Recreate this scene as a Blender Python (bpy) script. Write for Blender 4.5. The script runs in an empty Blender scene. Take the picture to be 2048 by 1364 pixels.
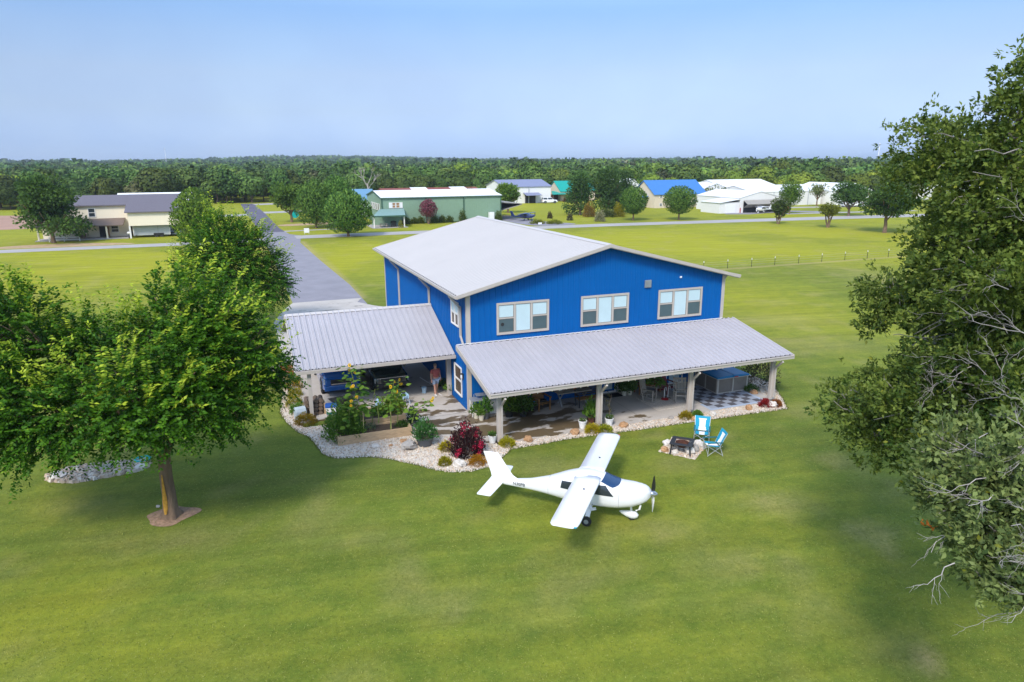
import bpy, bmesh, math, random
import numpy as np
from mathutils import Vector, Matrix, noise as mnoise
random.seed(7); rng = np.random.default_rng(7)
S = bpy.context.scene; COL = S.collection
R = math.radians
# ------------------------------------------------------------------ camera
F_PX, PITCH, ROLL, YAW = 1386.2, R(14.448), R(0.267), R(21.39)
CAM = np.array([-10.015, -31.6, 12.251])
_fw = np.array([math.sin(YAW)*math.cos(PITCH), math.cos(YAW)*math.cos(PITCH), -math.sin(PITCH)])
_rt = np.array([math.cos(YAW), -math.sin(YAW), 0.0]); _up = np.cross(_rt, _fw)
_R = math.cos(ROLL)*_rt - math.sin(ROLL)*_up; _U = math.sin(ROLL)*_rt + math.cos(ROLL)*_up
cd = bpy.data.cameras.new('camera'); cam = bpy.data.objects.new('camera', cd); COL.objects.link(cam)
cd.sensor_width = 36; cd.lens = 36*F_PX/2048; cd.clip_start = .1; cd.clip_end = 30000
cam.matrix_world = Matrix(((_R[0], _U[0], -_fw[0], CAM[0]), (_R[1], _U[1], -_fw[1], CAM[1]), (_R[2], _U[2], -_fw[2], CAM[2]), (0, 0, 0, 1)))
S.camera = cam
def ray(u, v):
    d = _fw*F_PX + _R*(u-1024) + _U*(682-v); return d/np.linalg.norm(d)
def G(u, v, z=0.):                       # surveyed point of the photograph on the level z
    d = ray(u, v); return CAM + d*((z-CAM[2])/d[2])
def RP(u, v, t): return CAM + ray(u, v)*t  # the point t metres out along a sight line
# ------------------------------------------------------------------ world, sun, exposure
SUN_EL, SUN_AZ = R(46), R(223)           # azimuth clockwise from +Y
w = bpy.data.worlds.new('World'); S.world = w; w.use_nodes = True
nt = w.node_tree; bg = nt.nodes['Background']
sky = nt.nodes.new('ShaderNodeTexSky'); sky.sky_type = 'NISHITA'; sky.sun_disc = False
sky.sun_elevation = SUN_EL; sky.sun_rotation = SUN_AZ; sky.altitude = 100; sky.air_density = 1.0; sky.dust_density = 0.35; sky.ozone_density = 4.0
tint = nt.nodes.new('ShaderNodeMix'); tint.data_type = 'RGBA'; tint.blend_type = 'MULTIPLY'; tint.inputs[0].default_value = 1
wc = nt.nodes.new('ShaderNodeTexCoord'); sx = nt.nodes.new('ShaderNodeSeparateXYZ'); rp = nt.nodes.new('ShaderNodeValToRGB')   # low sky dimmed and blued, unseen upper sky boosted as added fill light
nt.links.new(wc.outputs['Generated'], sx.inputs[0]); nt.links.new(sx.outputs[2], rp.inputs[0])
RAMP = [(0,(.215,.30,.57)),(.025,(.225,.28,.49)),(.067,(.315,.31,.40)),(.113,(.41,.365,.40)),(.157,(.435,.41,.44)),(.19,(.42,.435,.48)),(.34,(1.15,1.03,.9)),(.6,(2.2,1.76,1.34))]
el = rp.color_ramp.elements
while len(el) < len(RAMP): el.new(.5)
for e, (q, c) in zip(el, RAMP): e.position = q; e.color = (*c, 1)
wn_ = nt.nodes.new('ShaderNodeTexNoise'); wm_ = nt.nodes.new('ShaderNodeMapping'); wm_.inputs['Scale'].default_value = (5, 1.2, 7); wm_.inputs['Rotation'].default_value = (0, .5, .6); wn_.inputs['Scale'].default_value = 1.1; wn_.inputs['Detail'].default_value = 5   # faint cirrus streaks
nt.links.new(wc.outputs['Generated'], wm_.inputs[0]); nt.links.new(wm_.outputs[0], wn_.inputs['Vector']); wr_ = nt.nodes.new('ShaderNodeMapRange'); wr_.inputs[1].default_value = .45; wr_.inputs[2].default_value = .75; wr_.inputs[4].default_value = .13; nt.links.new(wn_.outputs[0], wr_.inputs[0])
ws_ = nt.nodes.new('ShaderNodeMix'); ws_.data_type = 'RGBA'; ws_.inputs[7].default_value = (.62, .58, .56, 1); nt.links.new(wr_.outputs[0], ws_.inputs[0]); nt.links.new(rp.outputs[0], ws_.inputs[6]); nt.links.new(ws_.outputs[2], tint.inputs[7])
nt.links.new(sky.outputs[0], tint.inputs[6]); nt.links.new(tint.outputs[2], bg.inputs[0]); bg.inputs[1].default_value = .15
ld = bpy.data.lights.new('sun', 'SUN'); ld.energy = 1.55; ld.angle = R(12); ld.color = (1, .95, .87)
sun = bpy.data.objects.new('sun', ld); COL.objects.link(sun)
sd = Vector((math.sin(SUN_AZ)*math.cos(SUN_EL), math.cos(SUN_AZ)*math.cos(SUN_EL), math.sin(SUN_EL)))
sun.rotation_euler = sd.to_track_quat('Z', 'Y').to_euler(); sun.location = (-30, -30, 40)
S.view_settings.view_transform = 'Standard'; S.view_settings.look = 'None'; S.view_settings.exposure = 1.15; S.view_settings.gamma = 1
S.render.engine = 'CYCLES'; S.cycles.max_bounces = 6; S.cycles.transparent_max_bounces = 6
S.cycles.use_denoising = True
# ------------------------------------------------------------------ materials
def newmat(name):
    m = bpy.data.materials.new(name); m.use_nodes = True
    return m, m.node_tree, m.node_tree.nodes['Principled BSDF']
def mat(name, col, rough=.6, var=.08, scale=2.5, bump=0., bscale=30., metal=0., spec=.5, emit=0, alpha=None, coat=0, stretch=None):
    m, t, b = newmat(name); N = t.nodes; L = t.links
    tc = N.new('ShaderNodeTexCoord'); nz = N.new('ShaderNodeTexNoise'); nz.inputs['Scale'].default_value = scale; nz.inputs['Detail'].default_value = 6; nz.inputs['Roughness'].default_value = .65
    src = tc.outputs['Object']
    if stretch:
        mp = N.new('ShaderNodeMapping'); mp.inputs['Scale'].default_value = stretch; L.new(src, mp.inputs[0]); src = mp.outputs[0]
    L.new(src, nz.inputs['Vector'])
    mr = N.new('ShaderNodeMapRange'); mr.inputs[1].default_value = .3; mr.inputs[2].default_value = .7; L.new(nz.outputs[0], mr.inputs[0])
    mx = N.new('ShaderNodeMix'); mx.data_type = 'RGBA'; L.new(mr.outputs[0], mx.inputs[0])
    mx.inputs[6].default_value = (*[c*(1-var) for c in col], 1); mx.inputs[7].default_value = (*[min(1, c*(1+var)) for c in col], 1)
    L.new(mx.outputs[2], b.inputs['Base Color'])
    b.inputs['Roughness'].default_value = rough; b.inputs['Metallic'].default_value = metal; b.inputs['Specular IOR Level'].default_value = spec
    if coat: b.inputs['Coat Weight'].default_value = coat; b.inputs['Coat Roughness'].default_value = .08
    if emit: b.inputs['Emission Color'].default_value = (*col, 1); b.inputs['Emission Strength'].default_value = emit
    if bump:
        n2 = N.new('ShaderNodeTexNoise'); n2.inputs['Scale'].default_value = bscale; n2.inputs['Detail'].default_value = 4; L.new(src, n2.inputs['Vector'])
        bp = N.new('ShaderNodeBump'); bp.inputs['Strength'].default_value = bump; bp.inputs['Distance'].default_value = .02
        L.new(n2.outputs[0], bp.inputs['Height']); L.new(bp.outputs[0], b.inputs['Normal'])
    return m
def leafmat(name, trans=.3, rough=.5, objvar=0.):
    m, t, b = newmat(name); N = t.nodes; L = t.links
    at = N.new('ShaderNodeAttribute'); at.attribute_name = 'Col'
    src = at.outputs['Color']
    if objvar:
        oi = N.new('ShaderNodeObjectInfo'); hs = N.new('ShaderNodeHueSaturation')
        m1 = N.new('ShaderNodeMapRange'); m1.inputs[3].default_value = .5-.035*objvar; m1.inputs[4].default_value = .5+.02*objvar; L.new(oi.outputs['Random'], m1.inputs[0])
        mm = N.new('ShaderNodeMath'); mm.operation = 'MULTIPLY'; mm.inputs[1].default_value = 7.31; L.new(oi.outputs['Random'], mm.inputs[0])
        fr = N.new('ShaderNodeMath'); fr.operation = 'FRACT'; L.new(mm.outputs[0], fr.inputs[0])
        m2 = N.new('ShaderNodeMapRange'); m2.inputs[3].default_value = 1-.4*objvar; m2.inputs[4].default_value = 1+.4*objvar; L.new(fr.outputs[0], m2.inputs[0])
        L.new(src, hs.inputs['Color']); L.new(m1.outputs[0], hs.inputs['Hue']); L.new(m2.outputs[0], hs.inputs['Value']); src = hs.outputs[0]
    L.new(src, b.inputs['Base Color']); b.inputs['Roughness'].default_value = rough; b.inputs['Specular IOR Level'].default_value = .15
    tr = N.new('ShaderNodeBsdfTranslucent'); L.new(src, tr.inputs[0])
    ms = N.new('ShaderNodeMixShader'); ms.inputs[0].default_value = trans
    L.new(b.outputs[0], ms.inputs[1]); L.new(tr.outputs[0], ms.inputs[2]); L.new(ms.outputs[0], N['Material Output'].inputs[0])
    return m
M = {}
def mk(n, *a, **k): M[n] = mat(n, *a, **k)
mk('blue_siding', (.0008, .098, .345), .55, .05, .8, spec=.15)
mk('beige_trim', (.47, .42, .375), .5, .05); mk('roof_metal', (.45, .42, .40), .6, .03, .35, spec=.4); mk('porch_metal', (.395, .38, .405), .5, .05, .6, spec=.5); mk('roof_ridge', (.49, .46, .44), .5, .03)
mk('white_trim', (.74, .72, .70), .5, .04); mk('dark', (.02, .02, .022), .6); mk('black_metal', (.025, .025, .028), .45)
mk('blind', (.50, .64, .68), .35, .04); mk('screen', (.075, .115, .13), .3, .08); mk('glass', (.03, .04, .05), .08, .1); mk('warm_glass', (.12, .085, .06), .12, .3)
mk('white_paint', (.80, .80, .81), .28, .015, coat=.5); mk('white_plastic', (.78, .78, .77), .4, .03); mk('cream_pot', (.62, .58, .46), .5)
mk('teal', (.0, .27, .42), .7, .08); mk('teal_dark', (.0, .11, .13), .7); mk('white_cloth', (.78, .78, .8), .8); mk('alu', (.55, .56, .56), .4, .05, metal=.5)
mk('steel', (.45, .47, .5), .35, .1, metal=.6); mk('pot_grey', (.09, .095, .105), .6); mk('soil', (.06, .04, .025), .95, .3, 12)
mk('bed_wood', (.46, .32, .185), .8, .25, 3, .3, 40, stretch=(1, 8, 8)); mk('grey_wood', (.36, .32, .27), .8, .2, 4, stretch=(1, 1, 6)); mk('brown_wood', (.30, .15, .05), .65, .25, 4); mk('old_wood', (.15, .105, .075), .85, .3, 6)
mk('rust', (.10, .035, .018), .9, .4, 12); mk('red', (.42, .02, .02), .45); mk('darkred', (.22, .03, .035), .6); mk('orange', (.7, .16, .02), .6)
mk('rubber', (.018, .018, .018), .8); mk('tub_panel', (.19, .165, .14), .6, .12); mk('tub_trim', (.44, .41, .36), .6); mk('tub_cover', (.0, .19, .46), .5, .06)
mk('tile_dark', (.085, .08, .09), .7, .15); mk('tile_light', (.30, .325, .38), .7, .1); mk('tile_edge', (.36, .42, .52), .7, .08)
mk('truck_blue', (.0, .10, .38), .25, .03, coat=1); mk('suv_green', (.008, .03, .032), .2, .05, coat=1); mk('chrome', (.5, .52, .55), .15, .03, metal=.8); mk('lamp_glass', (.75, .77, .8), .15)
mk('skin', (.50, .27, .19), .6); mk('shirt', (.38, .10, .09), .85, .35, 40); mk('denim', (.30, .38, .52), .85, .1); mk('hair', (.22, .18, .16), .8); mk('shoe', (.62, .62, .62), .7)
mk('util', (.40, .46, .50), .5); mk('bluebox', (.02, .10, .40), .5); mk('jug', (.35, .5, .62), .2)
mk('bark', (.175, .115, .072), .95, .4, 5, .8, 25, stretch=(1, 1, .25)); mk('bark_grey', (.27, .245, .22), .95, .3, 6, .6, 25); mk('lichen', (.42, .22, .03), .95, .3, 9); mk('deadwood', (.36, .325, .30), .95, .25, 8)
mk('boulder_grey', (.34, .31, .28), .9, .25, 5, .5, 14); mk('boulder_tan', (.42, .24, .12), .9, .3, 5, .5, 14); mk('boulder_white', (.6, .55, .49), .9, .15, 5, .5, 14)
mk('stone_pad', (.55, .49, .42), .95, .3, 14, .6, 30)
mk('asphalt_dark', (.105, .095, .13), .9, .15, .3, .3, 60); mk('asphalt', (.235, .222, .245), .9, .12, .45, .3, 60); mk('road_grey', (.36, .335, .32), .9, .1, .3, .2, 60); mk('dirt', (.36, .21, .145), .95, .15, .1); mk('tan_dirt', (.40, .275, .15), .95, .25, 1.2, .4, 20); mk('mulch', (.30, .19, .12), .95, .35, 7, .6, 40)
mk('tan_wall', (.80, .71, .55), .6, .04, stretch=(6, 6, .1)); mk('tan_roof', (.13, .115, .135), .7, .06); mk('porch_brown', (.16, .115, .09), .7); mk('white_wall', (.74, .73, .71), .6, .03); mk('white_roof', (.76, .76, .76), .5, .02)
mk('sage_wall', (.21, .32, .225), .55, .05); mk('porch_sage', (.19, .30, .27), .6); mk('sage_trim', (.04, .10, .065), .5); mk('rust_roof', (.22, .055, .035), .7); mk('sky_roof', (.12, .25, .38), .6); mk('slate_roof', (.20, .215, .32), .55, .06); mk('teal_roof', (.0, .30, .24), .5, .05); mk('sky_blue_roof', (.045, .175, .45), .6, .05); mk('cream_wall', (.64, .54, .41), .7, .04)
mk('bifold', (.30, .28, .25), .6); mk('navy', (.012, .025, .10), .3, coat=.6); mk('car_grey', (.22, .24, .26), .25, coat=.8); mk('car_white', (.78, .78, .79), .3, coat=.6); mk('plywood', (.5, .31, .15), .8)
mk('turq', (.0, .42, .40), .6); mk('seam', (.40, .40, .42), .6); mk('bulb', (.85, .83, .76), .2); mk('ink', (.02, .02, .025), .6); mk('flower_yellow', (.75, .44, .01), .6); mk('flower_core', (.09, .05, .01), .9); mk('stem', (.22, .27, .06), .7); mk('cane', (.55, .45, .2), .7); mk('windshield', (.015, .05, .13), .06, .1)
mk('trailer', (.42, .44, .46), .45, .05)
M['leaf'] = leafmat('leaf', .32); M['leaf_far'] = leafmat('leaf_far', .12, .7, 1.); M['leaf_tree'] = leafmat('leaf_tree', .2, .6, .25); M['leaf_soft'] = leafmat('leaf_soft', .25, .7); M['forest'] = leafmat('forest', .1, .8)
# ------------------------------------------------------------------ mesh helpers
class MB:
    def __init__(s): s.v = []; s.f = []; s.m = []
    def add(s, vs, fs, mi=0):
        n = len(s.v); s.v += [tuple(map(float, p)) for p in vs]; s.f += [tuple(i+n for i in f) for f in fs]; s.m += [mi]*len(fs); return s
    def box(s, x0, y0, z0, x1, y1, z1, mi=0):
        return s.add([(x0,y0,z0),(x1,y0,z0),(x1,y1,z0),(x0,y1,z0),(x0,y0,z1),(x1,y0,z1),(x1,y1,z1),(x0,y1,z1)], [(3,2,1,0),(4,5,6,7),(0,1,5,4),(1,2,6,5),(2,3,7,6),(3,0,4,7)], mi)
    def hexa(s, b, t, mi=0):              # four bottom points, four top points
        return s.add(list(b)+list(t), [(3,2,1,0),(4,5,6,7),(0,1,5,4),(1,2,6,5),(2,3,7,6),(3,0,4,7)], mi)
    def bar(s, a, b, wd, ht, mi=0, up=(0,0,1)):
        a = Vector(a); b = Vector(b); d = (b-a).normalized(); u = Vector(up)
        if abs(d.dot(u)) > .98: u = Vector((1,0,0))
        sx = d.cross(u).normalized()*wd/2; uz = sx.cross(d).normalized()*ht/2
        return s.hexa([a-sx-uz, a+sx-uz, a+sx+uz, a-sx+uz], [b-sx-uz, b+sx-uz, b+sx+uz, b-sx+uz], mi)
    def prism(s, poly, z0, z1, mi=0):
        n = len(poly); vs = [(x,y,z0) for x,y in poly]+[(x,y,z1) for x,y in poly]
        return s.add(vs, [tuple(range(n-1,-1,-1)), tuple(range(n,2*n))]+[(i,(i+1)%n,n+(i+1)%n,n+i) for i in range(n)], mi)
    def tube(s, pts, r, n=7, mi=0, cap=True):
        pts = [Vector(p) for p in pts]; k = len(pts); rs = r if hasattr(r, '__len__') else [r]*k
        vs = []; ref = Vector((.31,.17,.93))
        for i, p in enumerate(pts):
            d = (pts[min(i+1,k-1)]-pts[max(i-1,0)]).normalized(); q = ref if abs(d.dot(ref)) < .95 else Vector((1,0,0))
            a = d.cross(q).normalized(); b = d.cross(a)
            vs += [p+(a*math.cos(2*math.pi*j/n)+b*math.sin(2*math.pi*j/n))*rs[i] for j in range(n)]
        fs = [(i*n+j, i*n+(j+1)%n, (i+1)*n+(j+1)%n, (i+1)*n+j) for i in range(k-1) for j in range(n)]
        if cap: fs += [tuple(range(n-1,-1,-1)), tuple(range((k-1)*n, k*n))]
        return s.add(vs, fs, mi)
    def lathe(s, prof, n=16, c=(0,0,0), mi=0):
        vs = [(c[0]+r*math.cos(2*math.pi*j/n), c[1]+r*math.sin(2*math.pi*j/n), c[2]+z) for r,z in prof for j in range(n)]; k = len(prof)
        fs = [(i*n+j, i*n+(j+1)%n, (i+1)*n+(j+1)%n, (i+1)*n+j) for i in range(k-1) for j in range(n)]
        return s.add(vs, fs+[tuple(range(n-1,-1,-1)), tuple(range((k-1)*n,k*n))], mi)
    def ell(s, c, r, nu=12, nv=8, jit=0., mi=0):
        vs = []; r = r if hasattr(r,'__len__') else (r,r,r); ph = random.random()*50
        for i in range(nv+1):
            th = math.pi*i/nv
            for j in range(nu):
                a = 2*math.pi*j/nu; d = Vector((math.sin(th)*math.cos(a), math.sin(th)*math.sin(a), math.cos(th)))
                k = 1+jit*mnoise.noise(d*1.7+Vector((ph,ph*.3,0)))
                vs.append((c[0]+d.x*r[0]*k, c[1]+d.y*r[1]*k, c[2]+d.z*r[2]*k))
        return s.add(vs, [(i*nu+j, (i+1)*nu+j, (i+1)*nu+(j+1)%nu, i*nu+(j+1)%nu) for i in range(nv) for j in range(nu)], mi)
    def loft(s, secs, mi=0, cap=True):
        n = len(secs[0]); k = len(secs); vs = [p for q in secs for p in q]
        fs = [(i*n+j, i*n+(j+1)%n, (i+1)*n+(j+1)%n, (i+1)*n+j) for i in range(k-1) for j in range(n)]
        if cap: fs += [tuple(range(n-1,-1,-1)), tuple(range((k-1)*n,k*n))]
        return s.add(vs, fs, mi)
    def build(s, name, mats, parent=None, smooth=False, bevel=0, loc=None, rz=0):
        me = bpy.data.meshes.new(name); me.from_pydata(s.v, [], s.f)
        for q in (mats if isinstance(mats, (list,tuple)) else [mats]): me.materials.append(M[q] if isinstance(q, str) else q)
        me.polygons.foreach_set('material_index', s.m)
        bm = bmesh.new(); bm.from_mesh(me); bmesh.ops.remove_doubles(bm, verts=bm.verts, dist=1e-5) if smooth else None
        bmesh.ops.recalc_face_normals(bm, faces=bm.faces); bm.to_mesh(me); bm.free()
        if smooth: me.polygons.foreach_set('use_smooth', [True]*len(me.polygons))
        o = bpy.data.objects.new(name, me); COL.objects.link(o)
        if parent: o.parent = parent
        if loc is not None: o.location = loc
        o.rotation_euler.z = rz
        if bevel:
            bv = o.modifiers.new('edge', 'BEVEL'); bv.width = bevel; bv.segments = 2; bv.limit_method = 'ANGLE'
        return o
def tag(o, label=None, cat=None, group=None, kind=None):
    for k, q in (('label',label),('category',cat),('group',group),('kind',kind)):
        if q: o[k] = q
    return o
def thing(name, label, cat, loc=(0,0,0), rz=0, group=None):
    o = bpy.data.objects.new(name, None); COL.objects.link(o); o.location = tuple(map(float,loc)); o.rotation_euler.z = rz; o.empty_display_size = .2
    return tag(o, label, cat, group)
def dup(o, loc=None, rz=None, label=None, group=None, sc=None, parent=None):
    c = o.copy(); COL.objects.link(c)
    if parent is not None: c.parent = parent
    if loc is not None: c.location = tuple(map(float,loc))
    if rz is not None: c.rotation_euler.z = rz
    if sc is not None: c.scale = (sc,sc,sc) if not hasattr(sc,'__len__') else sc
    if label: c['label'] = label
    if group: c['group'] = group
    for ch in list(o.children): dup(ch, parent=c)
    return c
def rvec(n):
    v = rng.normal(size=(n,3)); return v/np.linalg.norm(v,axis=1,keepdims=True)
def unit(v): return v/np.maximum(np.linalg.norm(v,axis=1,keepdims=True),1e-9)
def leaves(name, P, D, N, L, W, C, material, parent=None, fold=.15, loc=None):
    """many small leaf faces: P base, D direction, N face normal, L length, W width, C colour"""
    n = len(P); D = unit(D); Sd = unit(np.cross(D, N)); N = np.cross(Sd, D)
    L = np.broadcast_to(np.asarray(L,float).reshape(-1,1),(n,1)); W = np.broadcast_to(np.asarray(W,float).reshape(-1,1),(n,1))
    V = np.empty((n,4,3)); V[:,0] = P; V[:,1] = P+D*L*.45+Sd*W/2+N*W*fold; V[:,2] = P+D*L; V[:,3] = P+D*L*.45-Sd*W/2+N*W*fold
    return quads(name, V, C, material, parent, loc)
def quads(name, V, C, material, parent=None, loc=None, extra=None):
    n = len(V); me = bpy.data.meshes.new(name)
    me.vertices.add(n*4); me.vertices.foreach_set('co', V.reshape(-1))
    me.loops.add(n*4); me.loops.foreach_set('vertex_index', np.arange(n*4,dtype=np.int32))
    me.polygons.add(n); me.polygons.foreach_set('loop_start', np.arange(0,n*4,4,dtype=np.int32))
    me.update(calc_edges=True)
    at = me.color_attributes.new('Col','FLOAT_COLOR','POINT'); c4 = np.ones((n*4,4)); c4[:,:3] = np.repeat(np.clip(C,0,1),4,axis=0)
    at.data.foreach_set('color', c4.reshape(-1)); me.materials.append(M[material]); me.validate()
    o = bpy.data.objects.new(name, me); COL.objects.link(o)
    if parent: o.parent = parent
    if loc is not None: o.location = tuple(map(float,loc))
    return o
def mixc(a, b, t): return np.asarray(a)[None]*(1-t[:,None])+np.asarray(b)[None]*t[:,None]
# ================================================================== GROUND
def axis(a0, a1, step, far):
    q = list(np.arange(a0, a1+1e-6, step)); d = step
    lo = [a0]; hi = [a1]
    while hi[-1] < far: d *= 1.22; hi.append(hi[-1]+d); lo.append(lo[-1]-d)
    return np.array(lo[:0:-1]+q+hi[1:])
gx = axis(-48, 130, .7, 9000); gy = axis(-32, 110, .7, 9000)
XX, YY = np.meshgrid(gx, gy); ZZ = np.zeros_like(XX)
dist = np.hypot(XX-CAM[0], YY-CAM[1]); t = np.clip((dist-900)/2500, 0, 1); az = np.arctan2(XX-CAM[0], YY-CAM[1])
ZZ += t*t*(3-2*t)*(11+11*np.sin(az*5+1)+6*np.sin(az*13))
def fnoise(x, y, s, seed=0):
    o = np.zeros(x.shape); f = o.ravel(); xr = x.ravel(); yr = y.ravel()
    for i in range(f.size): f[i] = mnoise.fractal(Vector((xr[i]*s+seed, yr[i]*s, seed*.7)), .8, 2.0, 4)
    return f.reshape(x.shape)
near = (np.abs(XX-40) < 95) & (np.abs(YY-40) < 78)
n1 = np.zeros_like(XX); n2 = np.zeros_like(XX)
n1[near] = fnoise(XX[near], YY[near], .05, 3); n2[near] = fnoise(XX[near], YY[near], .42, 9)
def blob(cx, cy, rx, ry, rot=0):
    dx = XX-cx; dy = YY-cy; a = dx*math.cos(rot)+dy*math.sin(rot); b = -dx*math.sin(rot)+dy*math.cos(rot)
    return np.exp(-((a/rx)**2+(b/ry)**2))
def pb(u, v, ru, rv):                      # a patch of lawn surveyed from the photograph
    c = G(u,v); e = G(u+ru,v); f = G(u,v-rv); return blob(c[0],c[1],np.hypot(*(e-c)[:2])+.01,np.hypot(*(f-c)[:2])+.01,-YAW)
lush_shade = np.zeros_like(XX); dry = np.zeros_like(XX); yel = np.zeros_like(XX)
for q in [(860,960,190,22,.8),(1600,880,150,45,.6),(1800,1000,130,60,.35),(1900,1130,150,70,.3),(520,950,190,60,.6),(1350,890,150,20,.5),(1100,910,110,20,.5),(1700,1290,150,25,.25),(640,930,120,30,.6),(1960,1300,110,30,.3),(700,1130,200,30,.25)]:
    lush_shade = np.maximum(lush_shade, q[4]*pb(*q[:4]))  # dark grass patches, several of them tree shade painted into the turf colour
for q in [(1866,1322,26,8,1.),(1757,1280,14,7,.7),(1745,1060,50,14,.55),(1770,1100,16,30,.5),(1880,1020,30,16,.4),(360,1335,26,8,.8),(1300,870,30,3,.7),(1630,690,120,14,.35),(1560,640,90,12,.35),(1770,560,60,20,.4),(150,1010,70,16,.35),(240,1080,80,14,.3),(1330,1060,90,20,.3),(1540,1000,80,14,.3),(1320,1200,100,10,.2),(1560,1210,110,14,.25),(880,1230,120,9,.2),(1100,1180,90,7,.2),(1450,1110,120,8,.25),(700,1090,90,8,.2),(1650,1260,70,10,.3)]:
    dry = np.maximum(dry, q[4]*pb(*q[:4]))
for q in [(60,1250,200,110,.8),(250,1310,200,60,.5),(1330,485,200,18,1.),(1500,500,140,12,.8),(1620,470,200,14,.5),(1560,620,140,60,.5),(100,1000,90,40,.5),(190,540,260,40,.8),(690,520,50,30,.9),(1030,410,40,10,.6),(1200,1040,250,60,.4),(1300,1300,300,60,.35)]:
    yel = np.maximum(yel, q[4]*pb(*q[:4]))
dry = dry*.85+np.clip((n2-.2)*.5, 0, .3)*(dist < 160)
dry = np.maximum(dry, .8*np.exp(-((YY-(34.6+.1*np.sin(XX*.3)))/.45)**2)*((XX > 36) & (XX < 78)))
for a, b in ((.1-.0*XX+(-.013)*(YY-41),.5),(-6.4,.4)): dry = np.maximum(dry, .75*np.exp(-((XX-a)/b)**2)*((YY > 33) & (YY < 86)))
yel = np.clip(yel*.6+n1*.25+np.clip((dist-45)/60,0,1)*.65, 0, 1.2); lush_shade = np.clip(lush_shade*.75+np.clip(-n1-.2, 0, .2), 0, 1)
stripe = .5+.5*np.sin((XX*math.cos(.35)+YY*math.sin(.35))*2*math.pi/1.9+n1*4)
ny, nx = XX.shape
me = bpy.data.meshes.new('lawn'); co = np.stack([XX,YY,ZZ],-1).reshape(-1,3)
idx = np.arange(nx*ny).reshape(ny,nx); fq = np.stack([idx[:-1,:-1],idx[:-1,1:],idx[1:,1:],idx[1:,:-1]],-1).reshape(-1,4)
me.vertices.add(len(co)); me.vertices.foreach_set('co', co.ravel()); me.loops.add(fq.size); me.loops.foreach_set('vertex_index', fq.ravel().astype(np.int32))
me.polygons.add(len(fq)); me.polygons.foreach_set('loop_start', np.arange(0,fq.size,4,dtype=np.int32)); me.update(calc_edges=True); me.validate()
at = me.color_attributes.new('Turf','FLOAT_COLOR','POINT'); at.data.foreach_set('color', np.stack([np.clip(dry,0,1),np.clip(yel,0,1),lush_shade,stripe],-1).ravel())
m, tr, b = newmat('turf'); N = tr.nodes; L = tr.links
a = N.new('ShaderNodeAttribute'); a.attribute_name = 'Turf'; sp = N.new('ShaderNodeSeparateColor'); L.new(a.outputs['Color'], sp.inputs[0])
ge = N.new('ShaderNodeNewGeometry')
def tnoise(scale, detail, lo, hi, vec=None, rough=.6):
    q = N.new('ShaderNodeTexNoise'); q.inputs['Scale'].default_value = scale; q.inputs['Detail'].default_value = detail; q.inputs['Roughness'].default_value = rough
    L.new(vec or ge.outputs['Position'], q.inputs['Vector']); r = N.new('ShaderNodeMapRange'); r.inputs[1].default_value = lo; r.inputs[2].default_value = hi; L.new(q.outputs[0], r.inputs[0]); return r.outputs[0], q.outputs[0]
def mixn(f, c1, c2, mode='MIX'):
    q = N.new('ShaderNodeMix'); q.data_type = 'RGBA'; q.blend_type = mode
    for i, c in ((0,f),(6,c1),(7,c2)):
        if isinstance(c,(tuple,float,int)): q.inputs[i].default_value = c if not isinstance(c,tuple) else (*c,1)
        else: L.new(c, q.inputs[i])
    return q.outputs[2]
def mth(op, x, y):
    q = N.new('ShaderNodeMath'); q.operation = op; q.use_clamp = False
    for i, c in ((0,x),(1,y)):
        if isinstance(c,(float,int)): q.inputs[i].default_value = c
        else: L.new(c, q.inputs[i])
    return q.outputs[0]
med, _ = tnoise(.9, 8, .32, .68, rough=.7); fine, fr = tnoise(7, 9, .3, .7, rough=.75); vfine, vr = tnoise(38, 4, .3, .7, rough=.7)
mp = N.new('ShaderNodeMapping'); mp.vector_type = 'TEXTURE'; mp.inputs['Rotation'].default_value = (0,0,-.2); mp.inputs['Scale'].default_value = (11,.85,1); L.new(ge.outputs['Position'], mp.inputs[0]); st, _ = tnoise(1.0, 4, .35, .65, mp.outputs[0])
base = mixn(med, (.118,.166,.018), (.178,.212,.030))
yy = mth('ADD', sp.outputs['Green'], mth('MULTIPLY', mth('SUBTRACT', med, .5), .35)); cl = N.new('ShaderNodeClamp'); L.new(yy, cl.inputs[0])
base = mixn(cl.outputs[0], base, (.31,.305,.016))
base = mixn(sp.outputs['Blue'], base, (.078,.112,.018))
dd = mth('MULTIPLY', sp.outputs['Red'], mth('ADD', .55, mth('MULTIPLY', fine, .75))); cl2 = N.new('ShaderNodeClamp'); L.new(dd, cl2.inputs[0])
base = mixn(cl2.outputs[0], base, (.37,.30,.125))
spk = mth('MULTIPLY', mth('GREATER_THAN', fr, .60), .22); base = mixn(spk, base, (.27,.26,.10))
val = mth('ADD', .48, mth('ADD', mth('MULTIPLY', fine, .42), mth('ADD', mth('MULTIPLY', vfine, .38), mth('MULTIPLY', st, .24))))
cmb = N.new('ShaderNodeCombineColor'); [L.new(val, cmb.inputs[i]) for i in range(3)]
base = mixn(1.0, base, cmb.outputs[0], 'MULTIPLY'); L.new(base, b.inputs['Base Color']); b.inputs['Roughness'].default_value = .9; b.inputs['Specular IOR Level'].default_value = .15
bp = N.new('ShaderNodeBump'); bp.inputs['Strength'].default_value = .7; bp.inputs['Distance'].default_value = .05; L.new(mth('ADD', vr, fr), bp.inputs['Height']); L.new(bp.outputs[0], b.inputs['Normal'])
me.materials.append(m); lawn = bpy.data.objects.new('lawn', me); COL.objects.link(lawn); tag(lawn, kind='structure')
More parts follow.
